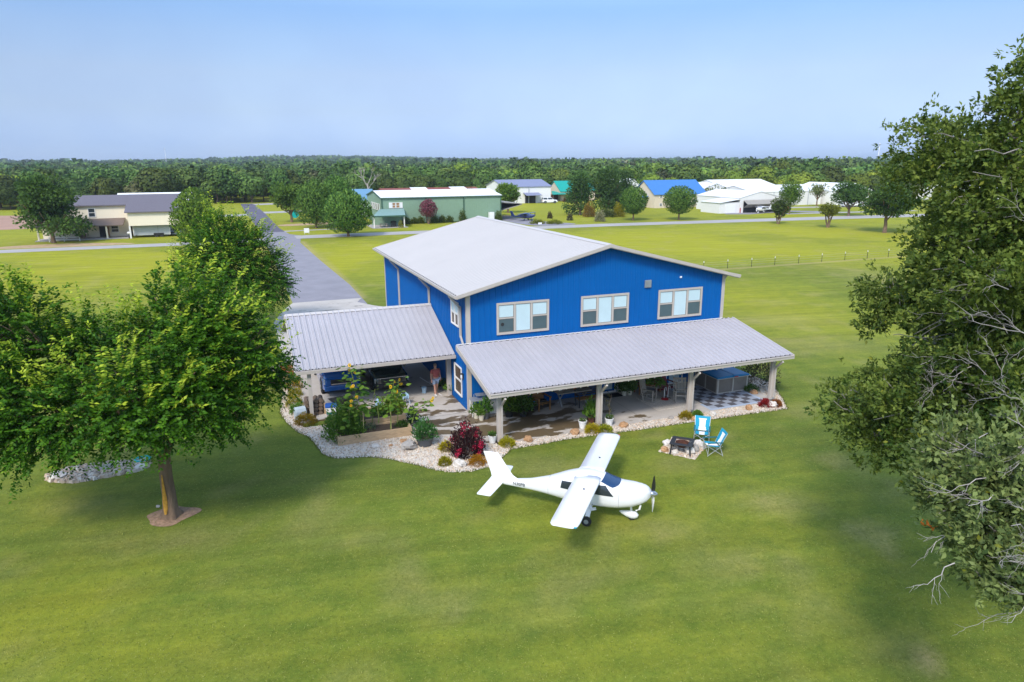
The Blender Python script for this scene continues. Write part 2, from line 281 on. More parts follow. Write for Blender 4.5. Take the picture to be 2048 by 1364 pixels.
def sheet(name, poly, z, material, kind='structure'):
    mb = MB(); n = len(poly); mb.add([(x,y,z) for x,y in poly], [tuple(range(n))]); o = mb.build(name, material); tag(o, kind=kind)
    if o.data.polygons[0].normal.z < 0: o.data.flip_normals()
    return o
def smooth_poly(p, k=3):
    p = [np.array(q[:2]) for q in p]
    for _ in range(k): p = [x for i in range(len(p)) for x in (p[i]*.75+p[(i+1)%len(p)]*.25, p[i]*.25+p[(i+1)%len(p)]*.75)]
    return [tuple(q) for q in p]
sheet('road', [(-6,30),(.2,30),(.3,41),(-.4,62),(-.9,84),(-.3,90.2),(.9,91),(.4,95.6),(-1.4,99),(-1.8,104),(-6.2,104),(-6,60)], .012, 'asphalt')
sheet('road', [(-1.8,104.05),(-2.4,112),(-3.2,160),(-4.6,206),(-8.4,206),(-7.6,160),(-6.3,112),(-6.2,104.05)], .012, 'asphalt_dark')
sheet('cross_road', [(-.9,90.4),(30,90.2),(60,89.3),(112,84.1),(150,80),(150,86.5),(118,90.6),(60,95),(30,95.6),(-.9,95.8)], .020, 'road_grey')
sheet('side_road', [(-120,88.5),(-45,87.4),(-18,87.5),(-6.1,88.5),(-6.1,93),(-18,92),(-45,92),(-120,93)], .016, 'road_grey')
sheet('lane', [(-3.2,157),(8,159),(30,160),(30,166),(8,164.5),(-3.4,164)], .018, 'road_grey'); sheet('lane', [(-7.4,150),(-30,150),(-30,156),(-7.5,157)], .018, 'road_grey')
sheet('lane', [(-4,196),(30,206),(30,216),(-5,204)], .018, 'road_grey'); sheet('dirt_track', smooth_poly([(-2.2,116),(4,117),(14,119),(14,124),(4,122),(-2.4,121)]), .012, 'tan_dirt')
sheet('path', [(-1.9,104.2),(9,105.4),(9,107),(-2,106)], .014, 'road_grey')
sheet('field', smooth_poly([(-160,140),(-43,126),(-38,150),(-45,178),(-160,186)],2), .012, 'dirt')
sheet('taxiway', smooth_poly([(43.9,113.5),(44,97),(49,95),(56,96.5),(51,104),(49.5,115),(50,124),(44,124)],2), .024, 'asphalt')
sheet('path', [(117,108),(124,101),(128,104),(122,110)], .012, 'asphalt'); sheet('path', [(112,100),(150,95.5),(150,98),(112,103)], .014, 'road_grey'); sheet('path', [(99,106),(104,103.5),(118,107),(116,110.5),(105,108.5),(101,109.3)], .012, 'asphalt')
sheet('path', [(126,118),(160,112),(160,116),(126,122)], .014, 'road_grey')
sheet('dry_verge', smooth_poly([(-45,93),(-30,92.6),(-24,93.2),(-30,97),(-38,98.5),(-45,97)],2), .008, 'tan_dirt')
# concrete apron, carport slab, walk and patio share a stained concrete
m, tr, b = newmat('concrete'); N = tr.nodes; L = tr.links; ge = N.new('ShaderNodeNewGeometry')
c0, _ = tnoise(.7, 6, .3, .7); c1, _ = tnoise(20, 3, .3, .7)
base = mixn(c0, (.42,.375,.33), (.52,.47,.42)); base = mixn(mth('MULTIPLY', c1, .25), base, (.33,.31,.28))
xyz = N.new('ShaderNodeSeparateXYZ'); L.new(ge.outputs['Position'], xyz.inputs[0])
def rampn(src, a0, a1, v0, v1):
    r = N.new('ShaderNodeMapRange'); r.inputs[1].default_value = a0; r.inputs[2].default_value = a1; r.inputs[3].default_value = v0; r.inputs[4].default_value = v1; L.new(src, r.inputs[0]); return r.outputs[0]
mp = N.new('ShaderNodeMapping'); mp.inputs['Scale'].default_value = (.55,1.1,1); mp.inputs['Location'].default_value = (1.3,.4,0); L.new(ge.outputs['Position'], mp.inputs[0])
_, wn = tnoise(1.0, 6, 0, 1, mp.outputs[0], .55)
reg = mth('ADD', rampn(xyz.outputs[0], 4.5, 9.5, .055, -.22), rampn(xyz.outputs[1], 1.5, 5.0, 0., -.10))
reg = mth('ADD', reg, rampn(xyz.outputs[1], -3.2, -.6, 0., -.06)); wv = mth('ADD', wn, reg); wet = rampn(wv, .50, .53, 0., 1.)
base = mixn(wet, base, (.135,.098,.055)); L.new(base, b.inputs['Base Color'])
b.inputs['Specular IOR Level'].default_value = .4; L.new(rampn(wet, 0., 1., .85, .35), b.inputs['Roughness'])
M['concrete'] = m
sheet('driveway', [(-8.1,11.8),(-.02,11.8),(-.02,20.3),(3,20.3),(3,26),(.6,29),(-.5,31.2),(.18,33),(-6,33),(-7,30),(-8.1,25)], .03, 'concrete')
tag(MB().prism([(-8.1,1.6),(-.02,1.6),(-.02,11.78),(-8.1,11.78)], 0, .05).build('carport_slab', 'concrete'), kind='structure')
tag(MB().prism([(-3.2,-.6),(-3.2,1.58),(-.02,1.58),(-.02,-.03),(15.4,-.03),(15.6,-4.5),(.2,-4.45),(-.7,-3.95),(-1.6,-3.1),(-2.5,-2.2)][::-1], 0, .05).build('patio', 'concrete'), kind='structure')
sheet('patio_joint', [(-3.1,-.05),(15,-.05),(15,-.03),(-3.1,-.03)], .054, 'dark')
for x in (2.55,7.6,10.3): sheet('patio_joint', [(x,-4.4),(x+.018,-4.4),(x+.018,-.06),(x,-.06)], .054, 'tub_panel')
# gravel bed: outline surveyed along the lawn edge
edge = [G(*q)[:2] for q in [(556,745),(566,768),(567,790),(562,808),(561,826),(573,845),(596,865),(617,873),(632,890),(645,908),(668,917),(700,916),(735,914),(772,917),(800,923),(835,931),(870,940),(905,945),(945,943),(985,932),(1006,914),(1022,899),(1073,890),(1135,879),(1197,870),(1279,860),(1340,851),(1430,838),(1500,828),(1575,818),(1566,800),(1553,781),(1551,770)]]
bed_poly = [tuple(q) for q in edge]+[(17.4,1.5),(15.3,1.5),(15.3,-.5),(-8.0,1.0),(-8.0,12.5),(-9.2,12.3)]
sheet('gravel_bed', bed_poly, .014, 'stone_pad')
pond_poly = smooth_poly([G(*q)[:2] for q in [(80,960),(128,936),(220,926),(290,918),(305,930),(290,940),(200,958),(130,968)]],2)
sheet('gravel_bed', pond_poly, .014, 'stone_pad')
pit_poly = [tuple(G(*q)[:2]) for q in [(1317,903),(1390,920),(1412,892),(1346,874)]]; sheet('gravel_bed', pit_poly, .014, 'stone_pad')
def inside(p, poly):
    x, y = p[:,0], p[:,1]; r = np.zeros(len(p), bool); n = len(poly)
    for i in range(n):
        (x1,y1),(x2,y2) = poly[i], poly[(i+1)%n]
        c = ((y1 > y) != (y2 > y)) & (x < (x2-x1)*(y-y1)/(y2-y1+1e-12)+x1); r ^= c
    return r
def scatter(poly, n, ok=None):
    q = np.array(poly); lo = q.min(0); hi = q.max(0); p = lo+rng.random((n*4,2))*(hi-lo); p = p[inside(p,poly)]
    if ok is not None: p = p[ok(p)]
    return p[:n]
def stones(name, P, rmin, rmax, cols, lab):
    n = len(P); r = rmin+(rmax-rmin)*rng.random(n)**2; octa = np.array([(1,0,0),(0,1,0),(-1,0,0),(0,-1,0)],float)
    V = []; ang = rng.random(n)*6.28; el = .6+.7*rng.random(n); h = r*(.45+.5*rng.random(n))
    ring = [np.stack([P[:,0]+np.cos(ang+a)*r*(el if k%2 else 1)*(.8+.4*rng.random(n)), P[:,1]+np.sin(ang+a)*r*(el if k%2 else 1)*(.8+.4*rng.random(n)), np.full(n,.0)],-1) for k,a in enumerate((0,1.57,3.14,4.71))]
    top = [np.stack([P[:,0]+(q[:,0]-P[:,0])*.55, P[:,1]+(q[:,1]-P[:,1])*.55, .014+h*(.8+.4*rng.random(n))],-1) for q in ring]
    Q = [np.stack([top[0],top[1],top[2],top[3]],1)]+[np.stack([ring[k],ring[(k+1)%4],top[(k+1)%4],top[k]],1) for k in range(4)]
    ci = cols[rng.integers(0,len(cols),n)]*(.8+.4*rng.random((n,1)))
    o = quads(name, np.concatenate(Q), np.tile(ci,(5,1)), 'stone'); return tag(o, lab, 'gravel', None, 'stuff')
M['stone'] = (lambda m: m)(leafmat('stone', 0, .9))
SC = np.array([(.66,.56,.44),(.70,.61,.50),(.60,.48,.36),(.52,.41,.31),(.74,.66,.56),(.46,.39,.33),(.62,.46,.34)])*.84
slabs = [[(-3.3,-4.4),(-3.3,1.6),(0,1.6),(0,0),(15.45,0),(15.6,-4.5),(.2,-4.45),(-.7,-3.95),(-1.6,-3.1),(-2.5,-2.2)],[(-8.15,1.6),(0,1.6),(0,12),(-8.15,12)],[(-6.8,-1.95),(-3.3,-1.95),(-3.3,1.5),(-6.8,1.5)]]
slabs[0][0] = (-3.3,-.7)
okf = lambda p: ~(inside(p,slabs[0])|inside(p,slabs[1])|inside(p,slabs[2]))
stones('gravel', scatter(bed_poly, 23000, okf), .022, .062, SC, 'pale river gravel in the planting bed round the carport and patio')
stones('gravel', scatter(pond_poly, 1500), .04, .14, SC, 'pale gravel and flat stones in the bed under the elm')
stones('gravel', scatter(pit_poly, 700), .03, .09, SC, 'pale gravel pad under the fire pit')
# turf fringe so the lawn edge along the stones is ragged, and tufts over the near lawn
E = []
for i in range(len(edge)-1):
    a, c = np.array(edge[i]), np.array(edge[i+1]); k = int(np.hypot(*(c-a))*60)+2; tt = rng.random((k,1)); E.append(a+(c-a)*tt+rng.normal(size=(k,2))*.05)
E = np.concatenate(E); P = np.c_[E, np.zeros(len(E))]; n = len(P)
D = unit(np.c_[rng.normal(size=(n,2))*.5, np.ones(n)])
leaves('grass', P, D, rvec(n), .05+.07*rng.random(n), .03, mixc((.08,.13,.02),(.20,.19,.06),rng.random(n)), 'leaf_soft'); tag(bpy.context.scene.collection.objects[-1], 'ragged grass along the edge of the gravel bed', 'grass', None, 'stuff')
n = 330000; q = np.c_[CAM[0]-22+60*rng.random(n),CAM[1]+8+42*rng.random(n)]; rr_ = np.hypot(q[:,0]-CAM[0],q[:,1]-CAM[1]); q = q[(rng.random(n) < (22/np.maximum(rr_,16))**1.3)]
q = q[~(inside(q,bed_poly)|inside(q,pit_poly)|inside(q,pond_poly)|((q[:,0] > -8.4)&(q[:,0] < 16)&(q[:,1] > -4.6)))]; n = len(q); P = np.c_[q,np.zeros(n)]
leaves('grass', P, unit(np.c_[rng.normal(size=(n,2)),.22+.2*rng.random(n)]), np.c_[rng.normal(size=(n,2))*.3,np.ones(n)], .03+.04*rng.random(n), .014+.014*rng.random(n), mixc((.095,.14,.012),(.32,.33,.08),rng.random(n)), 'leaf_soft'); tag(COL.objects[-1], 'short mown grass blades over the near lawn', 'grass', None, 'stuff')
# mulch ring of the elm
TB = G(342,1032)
sheet('mulch_ring', smooth_poly([(TB[0]+.88*(1+.25*math.sin(a*3+1))*math.cos(a), TB[1]+.72*(1+.2*math.cos(a*4))*math.sin(a)) for a in np.linspace(0,6.28,14)[:-1]],2), .012, 'mulch')
# ================================================================== BLUE HOUSE
W, LN, OE, OG, HE, HR = 15.24, 20.12, .62, .45, 6.11, 8.18
SL = (HR-HE)/(W/2+OE)
roofz = lambda x: HE+(x+OE)*SL if x < W/2 else HE+(W+OE-x)*SL
house = thing('blue_house', 'big bright blue metal hangar house with pale gable roof, porch and carport', 'house')
mb = MB(); TH = .12
prof = [(0,0),(W,0),(W,roofz(W)-.13),(W/2,HR-.13),(0,roofz(0)-.13)]
mb.add([(x,0,z) for x,z in prof]+[(x,LN,z) for x,z in prof], [(0,1,2,3,4),(9,8,7,6,5)]+[(i,(i+1)%5,5+(i+1)%5,5+i) for i in range(5)])
for i in range(1,50):                                  # ribs of the metal siding
    x = i*.3048; zt = roofz(x)-.16
    mb.hexa([(x-.03,0.0,.06),(x+.03,0.0,.06),(x+.014,-.022,.06),(x-.014,-.022,.06)][::-1], [(x-.03,0.0,zt),(x+.03,0.0,zt),(x+.014,-.022,zt),(x-.014,-.022,zt)][::-1])
for i in range(1,66):
    y = i*.3048; zt = roofz(0)-.16
    for xs, sg in ((0,-1),(W,1)):
        mb.hexa([(xs,y-.03,.06),(xs,y+.03,.06),(xs+sg*.022,y+.014,.06),(xs+sg*.022,y-.014,.06)], [(xs,y-.03,zt),(xs,y+.03,zt),(xs+sg*.022,y+.014,zt),(xs+sg*.022,y-.014,zt)])
mb.build('wall', 'blue_siding', house)
for x, sx in ((0,-1),(W,1)):
    for y, sy in ((0,-1),(LN,1)):
        z = roofz(x)-.2
        mb = MB(); xa, xb = sorted((x+sx*.028, x-sx*.17)); ya, yb = sorted((y+sy*.028, y+sy*.001)); mb.box(xa,ya,.02,xb,yb,z)
        xa, xb = sorted((x+sx*.028, x+sx*.001)); ya, yb = sorted((y, y-sy*.17)); mb.box(xa,ya,.02,xb,yb,z); mb.build('corner_trim', 'beige_trim', house)
def panel_roof(name, parent, p0, p1, p2, p3, step=.3048, th=.05, rib=.03, rw=.045, material='roof_metal', minor=True):
    """sheet from eave p0-p1 up to ridge p3-p2 with raised ribs running up the slope"""
    p0, p1, p2, p3 = [Vector(q) for q in (p0,p1,p2,p3)]; mb = MB(); n = (p1-p0).cross(p3-p0).normalized(); n = n if n.z > 0 else -n
    mb.hexa([p0-n*th,p1-n*th,p2-n*th,p3-n*th],[p0,p1,p2,p3]); e = (p1-p0); ln = e.length; e.normalize(); k = int(ln/step)
    for i in range(k+1):
        for off, hw, hh in (((0,rw,rib),(step*.33,rw*.4,rib*.25),(step*.66,rw*.4,rib*.25)) if minor else ((0,rw,rib),)):
            s = (ln-k*step)/2+i*step+off
            if s < hw or s > ln-hw: continue
            a = p0+e*s; c = p3+(p2-p3).normalized()*s
            mb.hexa([a-e*hw, a+e*hw, c+e*hw, c-e*hw], [a-e*hw*.4+n*hh, a+e*hw*.4+n*hh, c+e*hw*.4+n*hh, c-e*hw*.4+n*hh])
    return mb.build(name, material, parent)
rf = panel_roof('roof', house, (-OE,-OG,HE),(-OE,LN+OG,HE),(W/2,LN+OG,HR),(W/2,-OG,HR), .3048, .06, .014, .03, 'roof_metal', False)
rf2 = panel_roof('roof', house, (W+OE,-OG,HE),(W+OE,LN+OG,HE),(W/2,LN+OG,HR),(W/2,-OG,HR), .3048, .06, .014, .03, 'roof_metal', False)
mb = MB()
for s in (-1,1): mb.hexa([(W/2,-OG-.02,HR+.018),(W/2,LN+OG+.02,HR+.018),(W/2+s*.22,LN+OG+.02,HR+.018-.22*SL),(W/2+s*.22,-OG-.02,HR+.018-.22*SL)],[(W/2,-OG-.02,HR+.05),(W/2,LN+OG+.02,HR+.05),(W/2+s*.22,LN+OG+.02,HR+.03-.22*SL),(W/2+s*.22,-OG-.02,HR+.03-.22*SL)])
mb.build('ridge_cap', 'roof_ridge', rf)
# rake trim stepped in two boards, and soffit
for s, par in ((-1,rf),(1,rf2)):
    for yy, sg in ((-OG,-1),(LN+OG,1)):
        mb = MB(); x0 = W/2; x1 = W/2+s*(W/2+OE)
        for o0,o1,d0,d1 in ((.0005,.05,-.02,.15),(-.03,.0,.11,.19)):
            ya, yb = sorted((yy+sg*o0, yy+sg*o1))
            mb.hexa([(x0,ya,HR-d1),(x0,yb,HR-d1),(x1,yb,HE-d1),(x1,ya,HE-d1)],[(x0,ya,HR-d0),(x0,yb,HR-d0),(x1,yb,HE-d0),(x1,ya,HE-d0)])
        if sg < 0: x2 = W/2+s*(W/2+OE-.02); mb.hexa([(x0,-OG+.031,HR-.189),(x0,-.035,HR-.189),(x2,-.035,HE-.185),(x2,-OG+.031,HE-.185)],[(x0,-OG+.031,HR-.165),(x0,-.035,HR-.165),(x2,-.035,HE-.16),(x2,-OG+.031,HE-.16)])
        mb.build('rake_trim', 'beige_trim', par)
for s, par in ((-1,rf),(1,rf2)):
    mb = MB(); xe = -OE if s < 0 else W+OE
    xa, xb = sorted((xe-s*.02, xe+s*.10)); mb.box(xa,-OG,HE-.16,xb,LN+OG,HE-.015); xa, xb = sorted((xe+s*.10, xe+s*.13)); mb.box(xa,-OG,HE-.12,xb,LN+OG,HE+.0)
    mb.build('gutter', 'beige_trim', par)
    mb = MB(); k = int((LN+2*OG)/.3048); mb.box(xe-.005,-OG+.1,HE-.03,xe+.01,LN+OG-.1,HE-.003)
    for i in range(k): y = -OG+.15+i*.3048; mb.box(xe+(.0 if s < 0 else -.015)-.012,y,HE-.004,xe+.03,y+.13,HE+.016)
    mb.build('eave_closure', 'dark', par)
def downspout(y, par=house, x=0, zt=HE-.14, zb=.1, off=OE, ofs=None):
    mb = MB(); mb.bar((x-off,y,zt),(x-off,y,zt-.12),.085,.11); mb.bar((x-off,y,zt-.10),(x-.085,y+.0,zt-.72),.085,.11); mb.bar((x-.085,y,zt-.66),(x-.085,y,zb),.085,.11)
    if ofs: mb.bar((x-.085,y,zb+.04),(x-.085,y+ofs,zb-.38),.085,.11)
    mb.build('downspout', 'beige_trim', par, bevel=.008)
downspout(15.0, zb=.1); downspout(6.9, zb=4.32); downspout(.85, zb=3.75, ofs=-.5)
mb = MB(); mb.bar((W+OE,.6,HE-.15),(W+.07,.6,HE-.75),.085,.11); mb.bar((W+.07,.6,HE-.7),(W+.07,.6,.1),.085,.11); mb.build('downspout', 'beige_trim', house)
def frame_boxes(mb, pl, a0, z0, a1, z1, ft, dep, base=.024):
    """picture frame lying on wall plane: pl(a, d, z)->xyz where d is how far it stands proud"""
    for (aa,za,ab,zb) in ((a0,z0,a1,z0+ft),(a0,z1-ft,a1,z1),(a0,z0+ft,a0+ft,z1-ft),(a1-ft,z0+ft,a1,z1-ft)):
        q = [pl(aa,base,za),pl(ab,base,za),pl(ab,base+dep,za),pl(aa,base+dep,za)]; t = [pl(aa,base,zb),pl(ab,base,zb),pl(ab,base+dep,zb),pl(aa,base+dep,zb)]; mb.hexa(q,t)
def slab_on(mb, pl, a0, z0, a1, z1, d0, d1, mi=0):
    mb.hexa([pl(a0,d0,z0),pl(a1,d0,z0),pl(a1,d1,z0),pl(a0,d1,z0)],[pl(a0,d0,z1),pl(a1,d0,z1),pl(a1,d1,z1),pl(a0,d1,z1)],mi)
front = lambda a,d,z: (a,-d,z); left = lambda a,d,z: (-d,a,z)
def window(par, pl, a0, z0, a1, z1, kinds, trim='beige_trim', ft=.11, up='blind', low='screen', label=None):
    mb = MB(); frame_boxes(mb, pl, a0, z0, a1, z1, ft, .05); n = len(kinds); wd = (a1-a0-2*ft); mull = .10
    cw = (wd-mull*(n-1))/n
    for i in range(1,n): x = a0+ft+i*(cw+mull)-mull; slab_on(mb, pl, x, z0+ft, x+mull, z1-ft, .024, .068)
    zm = (z0+z1)/2+.02
    for i,k in enumerate(kinds):
        x = a0+ft+i*(cw+mull)
        if k == 'D': slab_on(mb, pl, x, zm-.03, x+cw, zm+.03, .026, .06)
    o = mb.build('window', trim, par)
    if label: o['label'] = label
    mb = MB(); fd = MB()
    for i,k in enumerate(kinds):
        x = a0+ft+i*(cw+mull)
        for (za,zb) in (((z0+ft,zm-.03),(zm+.03,z1-ft)) if k == 'D' else ((z0+ft,z1-ft),)):
            for (p,q,r_,t) in ((x,za,x+cw,za+.025),(x,zb-.025,x+cw,zb),(x,za+.025,x+.025,zb-.025),(x+cw-.025,za+.025,x+cw,zb-.025)): slab_on(fd, pl, p, q, r_, t, .022, .045)
            c = MB(); m_ = low if (k == 'D' and za == z0+ft) else up
            slab_on(c, pl, x+.025, za+.025, x+cw-.025, zb-.025, .022, .034); c.build('pane', m_, o)
    fd.build('sash', 'tub_panel' if trim == 'beige_trim' else 'white_trim', o)
    return o
wins = [window(house, front, a0, 3.90, a0+2.85, 5.52, 'DPD') for a0 in (1.53,6.2,10.89)]
fan = MB().lathe([(.01,-.006),(.09,-.006),(.09,.006),(.01,.006)],16).build('window_fan', 'dark', wins[0]); fan.location = (1.84,-.045,4.42); fan.rotation_euler = (R(90),0,0)
window(house, left, 1.27, 4.14, 2.55, 5.42, 'DD', 'white_trim', .06, 'blind', 'warm_glass'); window(house, left, .95, .5, 2.22, 2.08, 'D', 'white_trim', .07, 'warm_glass', 'warm_glass')
mb = MB(); mb.box(9.99,-.10,5.72,10.38,-.024,6.12); [mb.box(10.03,-.125,5.77+k*.065,10.34,-.10,5.80+k*.065) for k in range(5)]; mb.build('wall_vent', 'steel', house, bevel=.01)
mb = MB(); mb.box(12.2,-.09,6.1,12.32,-.024,6.2); mb.build('eave_camera', 'white_plastic', house, bevel=.02)
wl = MB().box(-.05,.70,1.55,-.0225,.84,1.85).box(-.16,.71,1.82,-.05,.83,1.86).build('wall_lamp', 'black_metal', house); MB().lathe([(.03,0),(.05,.02),(.05,.16),(.03,.2)],8,(-.11,.77,1.6)).build('lamp_glass', 'lamp_glass', wl)
# porch
PT, PB, PD, PX0, PX1 = 3.55, 2.585, 4.835, -.57, 16.0
pr = panel_roof('porch_roof', house, (PX0,-PD,PB),(PX1,-PD,PB),(PX1,-.03,PT),(PX0,-.03,PT), .3048, .05, .07, .05, 'porch_metal')
mb = MB(); mb.box(PX0,-PD-.10,PB-.19,PX1,-PD-.002,PB-.02); mb.box(PX0,-PD-.13,PB-.05,PX1,-PD-.10,PB-.015); mb.build('gutter', 'beige_trim', pr)
for x, s in ((PX0,-1),(PX1,1)):
    mb = MB(); xa, xb = sorted((x, x+s*.05)); mb.hexa([(xa,-PD-.1,PB-.2),(xb,-PD-.1,PB-.2),(xb,-.03,PT-.2),(xa,-.03,PT-.2)],[(xa,-PD-.1,PB+.02),(xb,-PD-.1,PB+.02),(xb,-.03,PT+.04),(xa,-.03,PT+.04)]); mb.build('rake_trim', 'beige_trim', pr)
mb = MB(); mb.box(PX0+.1,-PD-.0015,PB-.03,PX1-.1,-PD+.006,PB+.002); [mb.box(PX0+.2+i*.3048,-PD-.012,PB+.0,PX0+.26+i*.3048,-PD+.02,PB+.035) for i in range(54)]; mb.build('eave_closure', 'dark', pr)
mb = MB(); [mb.box(PX0+.15+i*.3048,-.034,PT-.01,PX0+.36+i*.3048,-.024,PT+.035) for i in range(53)]; mb.box(PX0,-.033,PT+.036,W,-.024,PT+.08,1); mb.build('flashing', ['dark','white_trim'], pr)
mb = MB(); mb.box(PX0+.1,-4.36,PB-.16,PX1-.1,-4.20,PB+.02); mb.build('beam', 'beige_trim', pr)
for i,x in enumerate((.05,5.06,10.19,15.29)):
    zt = PB-.165; po = MB().box(x-.1,-4.37,.09,x+.1,-4.19,zt).build('porch_post', 'beige_trim', house, bevel=.012)
    MB().box(x-.17,-4.45,.052,x+.17,-4.11,.088).build('base_plate', 'black_metal', po)
    mb = MB(); mb.bar((x+.07,-4.36,zt-.62),(x+.07,-PD-.06,zt-.12),.09,.10); mb.bar((x+.07,-4.42,.25),(x+.07,-4.42,zt-.55),.09,.085); mb.build('downspout', 'beige_trim', po)
# carport
CX, CY0, CZ0, CYR, CZR, CYB = -8.08, 2.03, 2.53, 6.8, 4.34, 11.57
cr = panel_roof('carport_roof', house, (CX,CY0,CZ0),(-.03,CY0,CZ0),(-.03,CYR,CZR),(CX,CYR,CZR), .3048, .05, .07, .05, 'porch_metal')
cr2 = panel_roof('carport_roof', house, (CX,CYB,CZ0),(-.03,CYB,CZ0),(-.03,CYR,CZR),(CX,CYR,CZR), .3048, .05, .035, .05)
mb = MB(); sl2 = (CZR-CZ0)/(CYR-CY0)
for s in (-1,1): mb.hexa([(CX,CYR,CZR+.036),(-.03,CYR,CZR+.036),(-.03,CYR+s*.2,CZR+.036-.2*sl2),(CX,CYR+s*.2,CZR+.036-.2*sl2)],[(CX,CYR,CZR+.06),(-.03,CYR,CZR+.06),(-.03,CYR+s*.2,CZR+.05-.2*sl2),(CX,CYR+s*.2,CZR+.05-.2*sl2)])
mb.build('ridge_cap', 'roof_ridge', cr)
for yy, s, par in ((CY0,-1,cr),(CYB,1,cr2)):
    mb = MB(); ya, yb = sorted((yy+s*.002, yy+s*.11)); mb.box(CX,ya,CZ0-.18,-.03,yb,CZ0-.02); mb.build('gutter', 'beige_trim', par)
for s in (-1,1): MB().hexa([(CX-.05,CYR,CZR-.18),(CX-.002,CYR,CZR-.18),(CX-.002,CYR+s*4.87,CZ0-.2),(CX-.05,CYR+s*4.87,CZ0-.2)],[(CX-.05,CYR,CZR+.03),(CX-.002,CYR,CZR+.03),(CX-.002,CYR+s*4.87,CZ0+.01),(CX-.05,CYR+s*4.87,CZ0+.01)]).build('rake_trim', 'beige_trim', cr if s < 0 else cr2)
mb = MB(); mb.box(CX+.1,CY0-.0015,CZ0-.03,-.1,CY0+.006,CZ0+.002); [mb.box(CX+.16+i*.3048,CY0-.01,CZ0,CX+.22+i*.3048,CY0+.02,CZ0+.035) for i in range(26)]; mb.build('eave_closure', 'dark', cr)
mb = MB(); mb.box(CX+.1,2.12,CZ0-.16,-.03,2.28,CZ0+.0); mb.build('beam', 'beige_trim', cr); mb = MB(); mb.box(CX+.1,11.3,CZ0-.16,-.03,11.46,CZ0+.0); mb.build('beam', 'beige_trim', cr2)
for (x,y) in ((-7.45,2.2),(-7.45,11.38)):
    po = MB().box(x-.09,y-.09,.085,x+.09,y+.09,CZ0-.165).build('carport_post', 'beige_trim', house, bevel=.012); MB().box(x-.17,y-.17,.052,x+.17,y+.17,.083).build('base_plate', 'black_metal', po)
    MB().bar((x,y+.09,CZ0-.6),(x,y+.55,CZ0-.1),.08,.08).build('brace', 'beige_trim', po)
MB().box(-.27,2.86,.02,-.03,3.1,2.36).build('carport_post', 'beige_trim', house, bevel=.012)
# doors and windows under the porch
def door(a0, a1, z1, leaf, glass, gz0=.9):
    mb = MB(); frame_boxes(mb, front, a0, .06, a1, z1, .08, .05); o = mb.build('door', 'white_trim', house)
    c = MB(); slab_on(c, front, a0+.08, .14, a1-.08, z1-.08, .022, .05); c.build('door_leaf', leaf, o)
    c = MB(); slab_on(c, front, a0+.24, gz0, a1-.24, z1-.24, .05, .062); c.build('pane', glass, o)
    c = MB(); c.lathe([(.01,0),(.035,.02),(.035,.05),(.01,.07)],8,(a1-.16,-.1,1.0)); c.build('handle', 'steel', o); return o
door(7.45, 8.43, 2.2, 'blue_siding', 'blind', .25); door(8.5, 9.45, 2.2, 'white_trim', 'glass', .3); door(11.6, 12.75, 2.2, 'blue_siding', 'blind', .12)
window(house, front, 3.9, .75, 5.5, 2.1, 'DD', 'white_trim', .07, 'warm_glass', 'warm_glass'); window(house, front, 1.6, .9, 2.9, 2.1, 'D', 'white_trim', .07, 'warm_glass', 'warm_glass')
# festoon lights along the porch eave
fl = thing('string_lights', 'string of small round bulbs hung along the porch gutter', 'string lights', (0,-4.55,2.36))
pts = [(x, 0, -.07*math.sin((x+.3)%1.25/1.25*math.pi)) for x in np.arange(-.3,15.8,.125)]
MB().tube(pts,.006,5).build('cord', 'dark', fl)
b0 = MB().ell((0,0,0),(.034,.034,.045),8,6).build('bulb', 'bulb', fl, smooth=True); b0.location = (0,0,-.08)
for x in np.arange(.36,15.7,.36): c = b0.copy(); COL.objects.link(c); c.parent = fl; c.location = (x,0,-.05-.07*math.sin((x+.3)%1.25/1.25*math.pi))
# ================================================================== LIGHT AIRCRAFT
FUS = np.array([  # x, half width, z bottom, z top
 (2.06,.13,1.00,1.22),(1.98,.24,.88,1.30),(1.80,.36,.76,1.36),(1.45,.46,.62,1.39),(1.02,.54,.53,1.38),(.70,.56,.50,1.46),(.36,.56,.48,1.60),(0,.55,.48,1.66),(-.45,.54,.49,1.64),(-.95,.46,.53,1.49),(-1.6,.31,.60,1.22),(-2.3,.20,.655,1.02),(-3.0,.14,.68,.92),(-3.6,.09,.70,.86),(-3.86,.03,.74,.82)])
def fus(x): xs = FUS[::-1,0]; return [float(np.interp(x, xs, FUS[::-1,k])) for k in (1,2,3)]
def fpt(x, th, grow=0., e=.62):
    hw, zb, zt = fus(x); c, s = math.cos(th), math.sin(th)
    return (x, math.copysign(abs(c)**e, c)*(hw+grow), (zb+zt)/2+math.copysign(abs(s)**e, s)*((zt-zb)/2+grow))
def airfoil(c, t):
    u = [0,.02,.08,.2,.4,.7,1.0]; th = [0,.35,.72,1,.92,.5,.02]
    return [(-x*c, t*.62*y) for x,y in zip(u,th)]+[(-x*c, -t*.38*y) for x,y in list(zip(u,th))[:0:-1]]
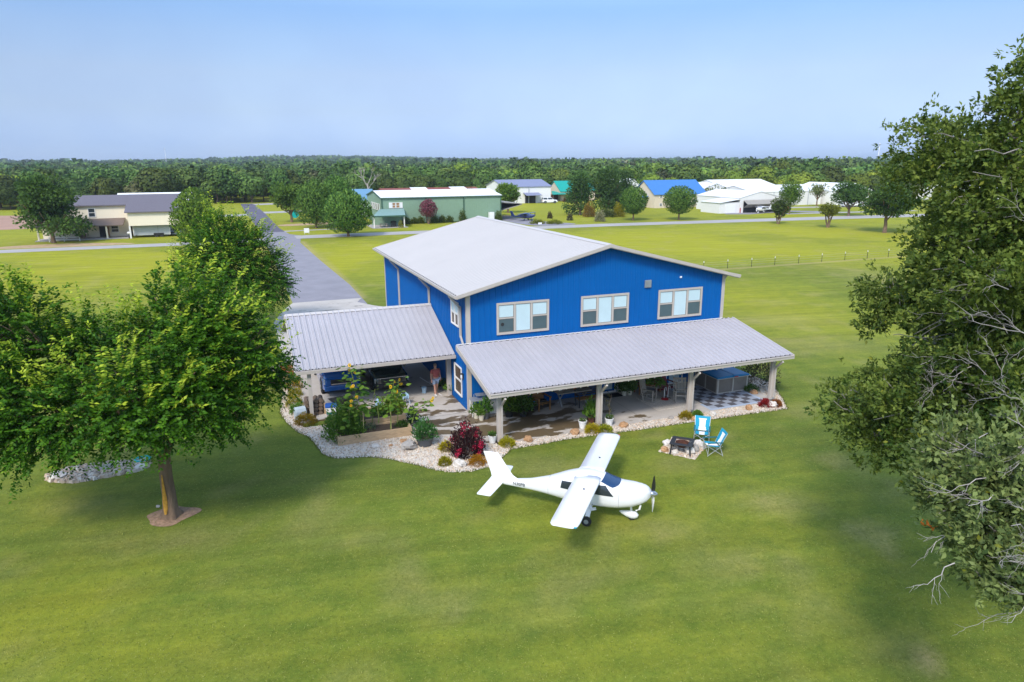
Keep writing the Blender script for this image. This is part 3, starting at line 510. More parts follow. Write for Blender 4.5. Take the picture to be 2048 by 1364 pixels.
def airplane(name, label, loc, rz, paint='white_paint', reg=True, group=None, glass='windshield'):
    t = thing(name, label, 'airplane', loc, rz, group)
    mb = MB(); xs = np.concatenate([np.linspace(2.06,1.5,6),np.linspace(1.4,-1.6,22),np.linspace(-1.8,-3.86,10)])
    mb.loft([[fpt(x, 2*math.pi*k/24) for k in range(24)] for x in xs]); fu = mb.build('fuselage', paint, t, smooth=True)
    for xs_ in (1.03,-1.55): MB().tube([fpt(xs_,2*math.pi*k/24,.001) for k in range(25)],.006,4).build('panel_seam','seam',fu)
    for sg in (-1,1): MB().tube([fpt(.88,math.pi-.25 if sg < 0 else .25,.002),fpt(.86,math.pi+.55 if sg < 0 else -.55,.002),fpt(.3,math.pi+.75 if sg < 0 else -.75,.002),fpt(-.34,math.pi+.6 if sg < 0 else -.6,.002),fpt(-.34,math.pi-.25 if sg < 0 else .25,.002)],.006,4).build('door_seam','seam',fu)
    ws = MB(); nu, nv = 13, 6                           # windshield wraps over the cabin front
    pts = []
    for i in range(nv+1):
        q = i/nv
        for j in range(nu):
            s = -1+2*j/(nu-1); th = math.pi/2-s*(.80-.10*q); x = 1.0-.56*q-.20*(s*s)*(1-q*.7); pts.append(fpt(x, th, .012))
    ws.add(pts, [(i*nu+j,i*nu+j+1,(i+1)*nu+j+1,(i+1)*nu+j) for i in range(nv) for j in range(nu-1)]); ws.build('windshield', glass, t, smooth=True)
    for sg in (-1,1):
        for nm, (xa,za,xb,zb2,xc,zc,xd,zd) in (('door_window',(-.30,1.07,.86,1.06,.56,1.40,-.30,1.42)),('rear_window',(-1.06,1.07,-.62,1.07,-.64,1.36,-1.02,1.33))):
            sw = MB(); nu, nv = 8, 5; pv = []               # curved panes that follow the cabin side
            for j in range(nv+1):
                for i in range(nu+1):
                    u, q = i/nu, j/nv; x = (xa+(xb-xa)*u)*(1-q)+(xd+(xc-xd)*u)*q; z = (za+(zb2-za)*u)*(1-q)+(zd+(zc-zd)*u)*q
                    hw, zlo, zhi = fus(x); h = min(.985,max(-.985,(z-(zlo+zhi)/2)/((zhi-zlo)/2))); th = math.copysign(math.asin(abs(h)**(1/.62)),h); p = fpt(x, math.pi-th if sg < 0 else th, .012); pv.append(p)
            sw.add(pv, [(j*(nu+1)+i,j*(nu+1)+i+1,(j+1)*(nu+1)+i+1,(j+1)*(nu+1)+i) for j in range(nv) for i in range(nu)]); sw.build(nm, 'glass', t, smooth=True)
    def foil(nm, secs, par=t):                          # secs: (le_x, y, z, chord, thick)
        mb = MB(); mb.loft([[(lx+a, y, z+b) for a,b in airfoil(c,th)] for lx,y,z,c,th in secs]); return mb.build(nm, paint, par, smooth=False)
    for sg in (-1,1):
        w_ = foil('wing', [(.36,sg*.30,1.56,.93,.13),(.36,sg*.56,1.515,.93,.12),(.36,sg*3.55,1.55,.91,.11),(.33,sg*3.78,1.555,.86,.09),(.22,sg*3.92,1.56,.66,.05)])
        for q in w_.data.polygons: q.use_smooth = len(q.vertices) == 4
        f = MB(); f.box(-.345,sg*.75-.0,1.542,-.325,sg*.75+sg*2.9,1.5475) if sg > 0 else f.box(-.345,-3.65,1.542,-.325,-.75,1.5475); f.build('flap_gap', 'trailer', w_)
        c = MB(); c.lathe([(.035,0),(.035,.012)],10,(-.02,sg*1.35,1.608)); c.build('fuel_cap', 'black_metal', w_)
        nv_ = MB(); nv_.ell((.27,sg*3.86,1.56),(.06,.03,.025),8,6); nv_.build('navigation_light', 'teal' if sg < 0 else 'red', w_)
        s_ = MB(); s_.bar((.1,sg*.50,.60),(.02,sg*2.0,1.50),.09,.035); s_.build('wing_strut', paint, t)
        lg = MB(); lg.bar((.02,sg*.34,.56),(.0,sg*.86,.22),.16,.05); lg.build('gear_leg', paint, t)
        wh = MB(); prof = [(.07,-.05),(.155,-.055),(.18,-.03),(.18,.03),(.155,.055),(.07,.05)]; wh.lathe(prof,18); o = wh.build('wheel', 'rubber', t); o.location = (0,sg*.92,.18); o.rotation_euler = (R(90),0,0)
        rm = MB(); rm.lathe([(.02,-.06),(.085,-.052),(.085,.052),(.02,.06)],12); rm.build('rim', 'steel', o)
    foil('stabilizer', [(-3.40,-1.31,.80,.50,.03),(-3.38,-1.22,.80,.55,.06),(-3.30,0,.80,.60,.07),(-3.38,1.22,.80,.55,.06),(-3.40,1.31,.80,.50,.03)])
    fn = MB(); secs = []                                # fin with a swept leading edge and rounded fillet
    for z,lx,tx,th in ((.80,-2.45,-3.78,.05),(.92,-2.72,-3.80,.055),(1.08,-2.98,-3.84,.055),(1.40,-3.20,-3.95,.05),(1.86,-3.52,-4.12,.04),(1.90,-3.57,-4.12,.015)):
        c = lx-tx; secs.append([(lx-u*c, s*th*h, z) for u,h,s in ((0,.0,1),(.06,.6,1),(.3,1,1),(.7,.6,1),(1,.05,1),(.7,.6,-1),(.3,1,-1),(.06,.6,-1))])
    fn.loft(secs); fn.build('fin', paint, t, smooth=False)
    sp = MB(); sp.lathe([(.13,0),(.125,.05),(.10,.13),(.06,.20),(.015,.245)],16); o = sp.build('spinner', 'chrome' if reg else paint, t, smooth=True); o.location = (2.06,0,1.11); o.rotation_euler = (0,R(90),0)
    for sg in (1,-1):
        b = MB(); secs = []
        for q,wd,tw in ((.06,.05,50),(.2,.10,38),(.4,.11,26),(.58,.08,18),(.68,.03,14)):
            a = R(tw)*sg; secs.append([(2.14+math.sin(a)*e*wd+dx, math.cos(a)*e*wd, 1.11+sg*q) for e,dx in ((-1,0),(0,.012),(1,0),(0,-.012))])
        b.loft(secs); o = b.build('propeller_blade', 'black_metal' if sg > 0 else 'white_paint', t)
    nl = MB(); nl.bar((1.38,0,.66),(1.43,0,.2),.07,.07); nl.build('nose_leg', paint, t)
    sp = MB(); sp.loft([[(1.43+dx, math.cos(2*math.pi*k/14)*hw, zc+math.sin(2*math.pi*k/14)*hz) for k in range(14)] for dx,hw,hz,zc in ((.24,.015,.02,.22),(.20,.07,.09,.20),(.10,.10,.14,.20),(-.02,.105,.15,.20),(-.18,.085,.12,.22),(-.34,.05,.07,.25),(-.44,.01,.02,.27))]); sp.build('wheel_spat', paint, t, smooth=True)
    tw = MB(); tw.lathe([(.05,-.045),(.14,-.045),(.15,0),(.14,.045),(.05,.045)],14); o = tw.build('wheel', 'rubber', t); o.location = (1.43,0,.15); o.rotation_euler = (R(90),0,0)
    ex = MB(); ex.tube([(1.75,-.2,.72),(1.72,-.22,.56),(1.60,-.24,.5)],.035,8); ex.build('exhaust_pipe', 'white_plastic', t); st = MB(); st.bar((.25,-.5,.50),(.05,-.56,.46),.16,.03); st.build('step', 'white_plastic', t)
    if reg:
        cu = bpy.data.curves.new('registration', 'FONT'); cu.body = 'N30PB'; cu.size = .16; cu.extrude = .002; cu.materials.append(M['ink']); cu.space_character = 1.06
        tmp = bpy.data.objects.new('registration', cu); COL.objects.link(tmp); bpy.context.view_layer.update(); tm = bpy.data.meshes.new_from_object(tmp.evaluated_get(bpy.context.evaluated_depsgraph_get())); bpy.data.objects.remove(tmp)
        for lo, ro in (((-2.92,-.192,.80),(R(80),0,R(-5.2))),((-2.2,.258,.80),(R(80),0,R(185.2)))): o = bpy.data.objects.new('registration', tm); COL.objects.link(o); o.parent = t; o.location = lo; o.rotation_euler = ro
        d = MB(); [d.bar((.62,y,1.22),(.50,y*1.05,1.05),.18,.25) for y in (-.24,.24)]; d.build('cabin_seat', 'grey_wood', t)
    return t
plane = airplane('light_airplane', 'small white high wing airplane parked on the lawn', (.868,-11.593,0), R(-39.7))
# ================================================================== VEHICLES
def vehicle(name, label, cat, loc, rz, paint, L_, W_, H_, kind, group=None, glass='glass'):
    t = thing(name, label, cat, loc, rz, group); hw = W_/2; hood = .62*H_ if kind == 'pickup' else .58*H_; gc = .15*H_; belt = hood
    c0, c1 = {'pickup':(.20,-.17),'suv':(.20,-.47),'car':(.17,-.36)}[kind]; c0 *= L_; c1 *= L_
    sec = []
    for x,wf,zt,zb in ((.5,.80,hood*.80,gc*1.5),(.485,.93,hood*.90,gc*1.2),(.44,.99,hood*.95,gc),(.22,1,hood,gc*.9),(-.2,1,hood,gc*.9),(-.46,.99,hood,gc),(-.497,.95,hood*.96,gc*1.3)):
        h = hw*wf; sec.append([(x*L_,y*h,zb+z*(zt-zb)) for y,z in ((-.92,0),(.92,0),(1,.12),(1,.7),(.95,.93),(.86,1),(-.86,1),(-.95,.93),(-1,.7),(-1,.12))])
    mb = MB(); mb.loft(sec)
    rake = .13*L_ if kind != 'pickup' else .10*L_; rr = .03*L_ if kind == 'pickup' else (.05*L_ if kind == 'suv' else .14*L_)
    B = [(c1,-hw*.93,belt-.03),(c0+rake*.35,-hw*.93,belt-.03),(c0+rake*.35,hw*.93,belt-.03),(c1,hw*.93,belt-.03)]; T = [(c1+rr,-hw*.74,H_),(c0-rake*.65,-hw*.74,H_),(c0-rake*.65,hw*.74,H_),(c1+rr,hw*.74,H_)]
    mb.hexa(B,T); mb.build('body', paint, t, bevel=.03)
    B = [Vector(q) for q in B]; T = [Vector(q) for q in T]
    def pane(nm, a,b,c,d, mx=.10, my=.12):
        n = (b-a).cross(d-a).normalized(); ce = (a+b+c+d)/4
        if n.dot(ce-Vector((ce.x*.6 if nm != 'side_window' else ce.x, 0, ce.z-.3))) < 0: n = -n
        P = lambda s,q: a*(1-s)*(1-q)+b*s*(1-q)+c*s*q+d*(1-s)*q
        qd = [P(mx,my+.06),P(1-mx,my+.06),P(1-mx,1-my),P(mx,1-my)]; k = MB(); k.hexa([v-n*.01 for v in qd],[v+n*.012 for v in qd]); k.build(nm, glass, t)
    pane('windshield', B[1],B[2],T[2],T[1], .06); pane('rear_window', B[3],B[0],T[0],T[3])
    for a,b,c,d in ((B[0],B[1],T[1],T[0]),(B[2],B[3],T[3],T[2])):
        m1 = a.lerp(b,.48); m2 = d.lerp(c,.48); pane('side_window', a,m1,m2,d, .07); pane('side_window', m1,b,c,m2, .07)
    if kind == 'pickup':
        bd = MB(); bd.box(-.48*L_,-hw*.84,hood+.002,c1-.03,hw*.84,hood+.02); bd.build('bed_cover', 'rubber', t)
    gr = MB(); gr.box(.478*L_,-hw*.60,gc*2.3,.506*L_,hw*.60,hood*.80); gr.build('grille', 'black_metal', t, bevel=.02)
    bp_ = MB(); bp_.box(.47*L_,-hw*.93,gc*1.25,.513*L_,hw*.93,gc*2.15); bp_.build('bumper', 'black_metal' if paint == 'suv_green' else paint, t, bevel=.03)
    wr = .19*H_+.03
    for sx in (.33,-.30):
        for sy in (-1,1):
            ar = MB(); ar.lathe([(wr*1.16,-.01),(wr*1.16,.012)],20); o = ar.build('wheel_arch', 'rubber', t); o.location = (sx*L_,sy*(hw-.002),wr*1.02); o.rotation_euler = (R(90),0,0)
            wh = MB(); wh.lathe([(wr*.6,-.11),(wr*.95,-.11),(wr,-.07),(wr,.07),(wr*.95,.11),(wr*.6,.11)],20); o = wh.build('wheel', 'rubber', t); o.location = (sx*L_,sy*(hw-.08),wr); o.rotation_euler = (R(90),0,0)
            rm = MB(); rm.lathe([(.03,-.125),(wr*.3,-.10),(wr*.62,-.115),(wr*.62,.115),(wr*.3,.10),(.03,.125)],10); rm.build('rim', 'steel', o)
    for sy in (-1,1):
        h = MB(); y0, y1 = sorted((sy*hw*.62, sy*hw*.95)); h.hexa([(.475*L_,y0,hood*.60),(.500*L_-(abs(y0)>abs(y1))*.07,y0,hood*.60),(.500*L_-(abs(y1)>abs(y0))*.07,y1,hood*.60),(.475*L_,y1,hood*.60)],[(.47*L_,y0,hood*.82),(.498*L_-(abs(y0)>abs(y1))*.08,y0,hood*.82),(.498*L_-(abs(y1)>abs(y0))*.08,y1,hood*.82),(.47*L_,y1,hood*.82)]); h.build('headlight', 'lamp_glass', t)
        mr = MB(); y0, y1 = sorted((sy*hw*.98, sy*hw*1.16)); mr.box(c0+rake*.1,y0,belt+.02,c0+rake*.1+.12,y1,belt+.2); mr.build('mirror', paint, t, bevel=.03)
        tl = MB(); y0, y1 = sorted((sy*hw*.78, sy*hw*.96)); tl.box(-.505*L_,y0,hood*.62,-.48*L_,y1,hood*.92); tl.build('tail_light', 'red', t)
    if kind == 'pickup' and paint == 'truck_blue':
        em = MB(); em.box(.508*L_,-hw*.58,hood*.58,.514*L_,hw*.58,hood*.63); em.build('grille_bar', 'chrome', t)
    if paint == 'suv_green':
        em = MB(); em.box(.50*L_,-hw*.85,hood*.845,.508*L_,hw*.85,hood*.87); em.build('chrome_strip', 'chrome', t)
    return t
vehicle('pickup_truck', 'glossy blue pickup truck parked nose out under the carport', 'pickup', (-5.55,7.85,.05), R(-90), 'truck_blue', 5.9, 2.03, 1.95, 'pickup')
vehicle('suv', 'dark green suv parked under the carport beside the blue pickup', 'suv', (-2.95,6.9,.05), R(-90), 'suv_green', 4.9, 1.95, 1.75, 'suv')
# ================================================================== PERSON
def skin(name, V, Eg, Rr, material, parent, root=0, sub=1):
    me = bpy.data.meshes.new(name); me.from_pydata(V, Eg, []); o = bpy.data.objects.new(name, me); COL.objects.link(o); o.parent = parent; me.materials.append(M[material])
    s = o.modifiers.new('skin', 'SKIN'); s.use_smooth_shade = True; sv = me.skin_vertices[0].data
    for i, r in enumerate(Rr): sv[i].radius = (r,r) if not hasattr(r,'__len__') else r; sv[i].use_root = (i == root)
    ss = o.modifiers.new('sub', 'SUBSURF'); ss.levels = sub; ss.render_levels = sub; return o
pf = G(872,789,.05); pe = thing('person', 'man in red shirt and pale denim shorts walking out of the carport', 'person', (pf[0],pf[1],.05), R(14))
V = [(0,0,.92),(0,0,1.10),(0,-.01,1.30),(0,0,1.44),(0,-.01,1.53),(0,-.02,1.63),(0,-.015,1.70)]; Rr = [(.17,.135),(.18,.15),(.185,.14),(.10,.09),(.058,.06),(.085,.098),(.06,.075)]; Eg = [(0,1),(1,2),(2,3),(3,4),(4,5),(5,6)]
def chain(st, pts, rs):
    p = st
    for q, r in zip(pts, rs): V.append(q); Rr.append(r); Eg.append((p,len(V)-1)); p = len(V)-1
    return p
for s in (-1,1):
    a = chain(2, [(s*.20,0,1.40),(s*.27,.01,1.14),(s*.28,-.06,.90)], [.062,.046,.034]); hnd = chain(a, [(s*.28,-.075,.83)], [(.024,.04)])
    for k in range(4): chain(hnd, [(s*(.265+.01*k),-.095+.022*k,.76-.006*abs(k-1.5)),(s*(.255+.01*k),-.098+.022*k,.725)], [.0085,.0075])
    chain(a, [(s*.26,-.115,.83),(s*.255,-.13,.79)], [.010,.009])
    st = -.12 if s < 0 else .10
    chain(0, [(s*.095,0,.86),(s*.105,st*.55-.02,.48),(s*.105,st+(.06 if s > 0 else 0),.09),(s*.11,st-.07,.035),(s*.115,st-.15,.028)], [.10,.06,.042,.045,.035])
skin('body', V, Eg, Rr, 'skin', pe)
skin('shirt', [(0,0,.95),(0,0,1.10),(0,-.01,1.30),(0,0,1.43),(-.21,0,1.39),(-.255,.005,1.22),(.21,0,1.39),(.255,.005,1.22)], [(0,1),(1,2),(2,3),(2,4),(4,5),(2,6),(6,7)], [(.20,.165),(.20,.172),(.205,.158),(.11,.10),.082,.074,.082,.074], 'shirt', pe)
skin('shorts', [(0,0,.95),(-.10,-.01,.86),(-.112,-.05,.58),(.10,0,.86),(.112,.02,.58)], [(0,1),(1,2),(0,3),(3,4)], [(.185,.155),.118,.10,.118,.10], 'denim', pe)
MB().ell((0,.0,1.685),(.09,.105,.085),12,8).build('hair', 'hair', pe, smooth=True)
mb = MB(); mb.ell((0,-.115,1.625),(.014,.02,.02),6,5); [mb.ell((s*.085,-.01,1.63),(.014,.025,.032),6,5) for s in (-1,1)]; mb.build('nose_and_ears', 'skin', pe, smooth=True)
mb = MB(); [mb.ell((s*.03,-.098,1.645),(.012,.008,.007),6,4) for s in (-1,1)]; mb.box(-.022,-.112,1.578,.022,-.10,1.585); mb.build('face', 'dark', pe)
for s, y in ((-1,-.12),(1,.16)): MB().ell((s*.112,y-.07,.04),(.05,.14,.045),10,6).build('shoe', 'shoe', pe, smooth=True)
# ================================================================== PLANTS NEAR THE HOUSE
def cloud(n, r, h, l, ca, cb, up=.5, shell=.6, flat=False):
    """leaf arrays for a rounded clump of radius r and height h standing on z = 0"""
    d = rvec(n); d[:,2] = np.abs(d[:,2]); q = shell+(1-shell)*rng.random(n)**.5; lump = 1+.18*np.sin(d[:,0]*7+d[:,1]*5+rng.random()*6)
    P = d*np.array([r,r,h])*(q*lump)[:,None]; D = unit(d+rvec(n)*.6+np.array([0,0,up])); return P, D, rvec(n), l*(.6+.8*rng.random(n)), l*(.35+.25*rng.random(n)), mixc(ca,cb,rng.random(n))
def shrub(label, loc, r, h, n, l, ca, cb, cat='shrub', name='shrub', group=None, up=.5, shell=.55):
    P,D,Nn,l_,w_,C = cloud(n,r,h,l,ca,cb,up,shell); o = leaves(name,P,D,Nn,l_,w_,C,'leaf_soft',None,.15,loc); tag(o,label,cat,group); return o
YG = ((.16,.20,.015),(.36,.30,.02)); OG_ = ((.22,.15,.015),(.45,.20,.02)); GR = ((.07,.16,.02),(.17,.30,.04)); GB = ((.04,.10,.016),(.12,.21,.04))
gl = 'low barberry mounds along the gravel'
def shr(u, v, r, h, cols, label, n=420): g_ = G(u,v); shrub(label, (g_[0],g_[1]+r*.4,.01), r*.95, h, int(n*2.6), .075, *cols, group=gl, shell=.5)
shr(574,754,.55,.62,((.30,.14,.01),(.50,.16,.02)),'orange mound shrub at the far end of the row beside the carport',700)
shr(586,766,.44,.5,YG,'yellow green mound shrub next to the orange one by the carport slab'); shr(589,780,.46,.5,((.26,.20,.015),(.45,.28,.02)),'golden mound shrub third along the gravel beside the carport')
shr(590,795,.40,.45,YG,'small yellow green mound shrub fourth along the carport gravel'); shr(589,813,.46,.55,((.20,.22,.015),(.38,.32,.02)),'bright yellow mound shrub midway along the carport gravel')
shr(596,828,.42,.45,GR,'green mound shrub just behind the grey utility box'); shr(612,851,.52,.5,((.15,.15,.015),(.34,.19,.02)),'olive and orange mound shrub beside the utility box and carport post',650)
shr(893.5,903,.33,.38,((.28,.24,.01),(.45,.36,.02)),'small golden mound shrub on gravel beside the crimson bush'); shr(891,931,.27,.3,((.22,.22,.015),(.38,.32,.02)),'tiny yellow mound shrub near the lawn edge of the gravel'); shr(957,931,.36,.36,((.32,.17,.01),(.48,.22,.02)),'orange mound shrub on gravel behind the airplane tail')
shr(1188,867,.36,.36,((.30,.27,.01),(.44,.34,.02)),'golden mound shrub at the foot of the second porch post',500); shr(1213,866,.34,.33,((.22,.26,.015),(.38,.38,.03)),'lime mound shrub beside the white pot with a trailing vine'); shr(1017,894,.36,.36,((.28,.28,.01),(.46,.40,.02)),'lime yellow mound shrub at the foot of the first porch post',500)
shr(1375,839,.34,.32,((.20,.19,.01),(.38,.26,.02)),'olive gold mound shrub at the foot of the third porch post'); shr(1397,834,.24,.26,GR,'small green mound shrub beside the third porch post')
shr(1533,815,.32,.38,((.22,.015,.02),(.36,.03,.03)),'dark red mound shrub at the last porch post'); shr(1555,814,.28,.32,((.30,.06,.02),(.20,.12,.03)),'reddish brown mound shrub past the last porch post'); shr(1505,785,.42,.36,GB,'dark green mound shrub behind the hot tub corner')
g_ = G(1517,768); shrub('tall dusky green bush with brown tips behind the hot tub', (g_[0],g_[1],0), 1.0, 1.55, 1500, .13, (.035,.07,.035), (.16,.11,.06), 'bush', 'bush')
g_ = G(565,735); shrub('leafy green bush at the far corner of the carport gravel', (g_[0]-.6,g_[1],0), 1.1, 1.0, 1300, .14, *GR, 'bush', 'bush')
# crimson crape myrtle
g_ = G(935,911); cm = thing('flowering_bush', 'dark leaved bush with crimson flowers on the gravel', 'bush', (g_[0],g_[1],0))
mb = MB()
for k in range(9): a = k*.7; mb.tube([(.05*math.cos(a),.05*math.sin(a),0),(.3*math.cos(a),.3*math.sin(a),.6),(.55*math.cos(a),.55*math.sin(a),1.2)],[.018,.013,.006],5)
mb.build('stem', 'old_wood', cm)
P,D,Nn,l_,w_,C = cloud(2600,.78,1.45,.12,(.028,.014,.016),(.075,.03,.03),.7,.3); P = P*np.array([1,1,1])*(1-.35*np.clip(.5-P[:,2:3],0,1)); leaves('foliage',P,D,Nn,l_,w_,C,'leaf_soft',cm)
FP = []
for k in range(26):
    d = rvec(1)[0]; d[2] = abs(d[2])*.9+.1; c = d/np.linalg.norm(d)*np.array([.80,.80,1.45])*(.85+.2*random.random()); FP.append(c+rng.normal(size=(46,3))*np.array([.055,.055,.075]))
FP = np.concatenate(FP); n = len(FP); leaves('blossom',FP,rvec(n),rvec(n),.06,.05,mixc((.34,.012,.045),(.58,.03,.08),rng.random(n)),'leaf_soft',cm)
def pot(name, label, loc, r, h, pm, fr, fh, n, l, ca, cb, up=.6, group='potted plants', soil=True):
    t = thing(name, label, 'potted plant', loc, 0, group)
    MB().lathe([(r*.72,0),(r*.98,h*.86),(r*1.06,h*.87),(r*1.06,h),(r*.93,h),(r*.9,h*.9)],18).build('pot', pm, t)
    MB().lathe([(r*.9,h*.9),(.01,h*.93)],14).build('soil', 'soil', t)
    P,D,Nn,l_,w_,C = cloud(n,fr,fh,l,ca,cb,up,.25); P[:,2] += h*.9; leaves('foliage',P,D,Nn,l_,w_,C,'leaf_soft',t); return t
def P0(u, v, z=.05): g = G(u,v,z); return (g[0],g[1],z)
pot('potted_plant','charcoal pot of bushy basil on the gravel at the raised bed corner',P0(850,890,.014),.40,.42,'pot_grey',.55,.75,900,.13,(.03,.10,.02),(.10,.24,.06))
pot('potted_plant','cream pot with a fern at the blue wall corner',P0(953,836),.17,.32,'cream_pot',.32,.4,260,.14,*GR); pot('potted_plant','small cream pot of bright herbs beside the white cart',P0(963,840),.15,.28,'cream_pot',.2,.25,160,.1,*GR)
pot('potted_plant','black pot with tall leafy stems against the white cart',P0(972,837),.19,.36,'pot_grey',.3,.75,300,.15,(.04,.13,.02),(.14,.28,.05),1.)
pot('potted_plant','black nursery pot with lime leaves beside the first porch post',P0(1018,833),.23,.38,'rubber',.42,.75,460,.17,(.06,.15,.015),(.18,.28,.03)); pot('potted_plant','black nursery pot with dark spiky foliage by the flower stand',P0(1047,832),.22,.36,'rubber',.5,.8,560,.18,GB[0],GB[1],.3)
pot('potted_plant','large planter of orange and green croton leaves on the porch',P0(1033,818),.26,.42,'rubber',.55,.95,700,.17,(.10,.10,.015),(.42,.15,.04))
pot('potted_plant','white pot with a dark leaf clump behind the first post',P0(985,885),.19,.36,'white_plastic',.2,.16,140,.09,*GB); pot('potted_plant','white pot of short leaves on the wet patio before the second post',P0(1165,855),.20,.36,'white_plastic',.16,.1,110,.08,GB[0],GB[1])
v_ = pot('potted_plant','white pot with a thin trailing vine on a stake',P0(1218,850),.20,.36,'white_plastic',.17,.2,120,.09,*GB); MB().tube([(0,0,.3),(.02,0,.7),(-.05,.02,1.0),(.05,0,1.3),(.09,.02,1.55)],[.012,.012,.01,.009,.006],5).build('vine', 'old_wood', v_)
P_ = np.array([(-.05+.12*math.sin(q*2.2),.02,.45+q*.38) for q in np.linspace(0,2.9,60)])+rng.normal(size=(60,3))*.05; leaves('vine_leaf',P_,rvec(60),rvec(60),.11,.06,mixc((.05,.05,.03),(.09,.09,.04),rng.random(60)),'leaf_soft',v_)
pot('potted_plant','brown pot of broad upright leaves beside the second post',P0(1183,845),.18,.3,'rust',.34,.85,230,.24,(.07,.17,.02),(.17,.30,.04),1.2)
pot('potted_plant','cream pot of dark foliage beside the white framed glass door',P0(1248,790),.16,.26,'cream_pot',.42,1.15,620,.15,*GB); pot('potted_plant','pale green pot with one big round leaf by the wooden bench',P0(1259,789),.16,.26,'cream_pot',.30,1.0,300,.26,(.07,.16,.03),(.25,.36,.12),1.)
pot('potted_plant','dark pot of ferns at the carport jamb post',P0(903,787),.2,.25,'pot_grey',.36,.42,300,.14,*GR); pot('potted_plant','low dark pot of shade plants behind the man',P0(884,778),.2,.22,'pot_grey',.34,.35,240,.13,*GB)
# raised beds
def bed(name, label, x0, y0, x1, y1, h):
    t = thing(name, label, 'raised bed', (x0,y0,.01)); w_, d_ = x1-x0, y1-y0; th = .07
    for (a,b,c,d) in ((0,0,w_,th),(0,d_-th,w_,d_),(0,th,th,d_-th),(w_-th,th,w_,d_-th)):
        mb = MB(); k = 2 if h < .5 else 3
        for i in range(k): mb.box(a+.002*i,b+.002*i,h*i/k+.004,c-.002*i,d-.002*i,h*(i+1)/k-.004)
        mb.build('board', 'bed_wood', t, bevel=.006)
    MB().box(th+.003,th+.003,0,w_-th-.003,d_-th-.003,h-.09).build('soil', 'soil', t)
    mb = MB(); [mb.box(a,b,0,a+.09,b+.09,h+.03) for a in (th+.003,w_-th-.093) for b in (th+.003,d_-th-.093)]; mb.build('corner_post', 'bed_wood', t); return t
bed('raised_bed','long front timber raised bed on the gravel',-6.75,-1.92,-3.38,-.78,.42); bed('raised_bed','taller rear timber raised bed beside the carport slab',-6.2,-.74,-3.36,.9,.62)
HL = np.array([(0.,0.),(.35,-.42),(.75,-.40),(1.,0.),(.75,.40),(.35,.42)])
def broad(P, D, Nn, l, wd): 
    """two-quad heart shaped leaves returned as quads"""
    n = len(P); D = unit(D); Sd = unit(np.cross(D,Nn)); N2 = np.cross(Sd,D); l = l[:,None]; wd = wd[:,None]; q = lambda u,s,dn: P+D*l*u+Sd*wd*s-N2*l*dn
    a = np.stack([q(0,0,0),q(.3,-.5,.08),q(.7,-.36,.14),q(1,0,.18)],1); b = np.stack([q(0,0,0),q(1,0,.18),q(.7,.36,.14),q(.3,.5,.08)],1); return np.concatenate([a,b])
def sunflower(label, loc, h, nl, nf, lean=(0,0), ls=.27, bushy=.0):
    t = thing('sunflower', label, 'sunflower', loc, 0, 'sunflowers in the raised beds'); path = [(lean[0]*q*q+.03*math.sin(q*9),lean[1]*q*q,h*q*(1-.12*q*abs(lean[0]))) for q in np.linspace(0,1,9)]
    MB().tube(path,np.linspace(.024,.010,9),6).build('stem', 'stem', t); pa = np.array(path); q = .28+.72*rng.random(nl)**.8; P = np.stack([np.interp(q*8,range(9),pa[:,k]) for k in range(3)],1)
    a = rng.random(nl)*6.28; D = np.c_[np.cos(a),np.sin(a),.25*rng.normal(size=nl)]; P = P+D*(.08+(.14+bushy)*rng.random((nl,1))); l = ls*(.5+.8*rng.random(nl))*(1.15-.45*q); C = mixc((.05,.13,.015),(.17,.27,.03),rng.random(nl))
    V_ = broad(P,D,np.c_[rng.normal(size=(nl,2))*.45,np.ones(nl)],l,l*.85); quads('foliage',V_,np.tile(C,(2,1)),'leaf_soft',t)
    for k in range(nf):
        qq = 1-.09*k*(.6+.8*random.random()); b_ = np.array([np.interp(qq*8,range(9),pa[:,i]) for i in range(3)]); a0 = random.random()*6.28-1.6; o = np.array((math.cos(a0)*.2,-abs(math.sin(a0))*.2-.05,.05+.05*random.random())); n_ = 18; c = b_+(o if k else np.array((.03,-.08,.05)))
        nn = unit(np.array([[random.gauss(0,.7)-.2,-.75,.25+random.gauss(0,.3)]]))[0]; ax = unit(np.cross(nn,[[0,0,1]]))[0]; ay = np.cross(nn,ax); an = np.arange(n_)*2*math.pi/n_; D = np.cos(an)[:,None]*ax+np.sin(an)[:,None]*ay; rr = .045+.03*random.random()
        fo = leaves('petal',c+D*rr*.4,D+nn*.15,np.tile(nn,(n_,1)),rr,.045,mixc((.72,.40,.01),(.85,.55,.02),rng.random(n_)),'leaf_soft',t); fo.name = 'flower'
        core = MB(); core.ell(c+nn*.01,(rr*.30,rr*.30,rr*.30),8,6); co_ = core.build('flower_core', 'flower_core', fo)
        MB().tube([b_,(b_+c)/2+np.array((0,0,.04)),c],.008,5).build('flower_stalk', 'stem', t)
    return t
def sf(u, v, z, *a, **k): g = G(u,v,z); sunflower(k.pop('label'), (g[0],g[1],z), *a, **k)
sf(722,858,.4,3.15,120,6,(-.35,.2),.34,.25,label='tallest sunflower with big leaves reaching over the carport eave')
sf(744,848,.4,1.75,22,0,(.22,0),.26,label='thin sunflower gone to seed in the middle of the beds'); sf(781,858,.4,2.25,52,4,(.25,.1),.29,.16,label='sunflower with four blooms in front of the dark green suv')
sf(795,845,.55,2.1,60,2,(.1,-.1),.28,.2,label='bushy sunflower beside the four bloom one'); sf(824,846,.55,1.25,52,2,(.95,-.1),.24,.12,label='drooping sunflower leaning out over the concrete walk'); sf(700,866,.4,1.5,60,2,(.1,0),.27,.2,label='short leafy sunflower at the tomato end of the bed')
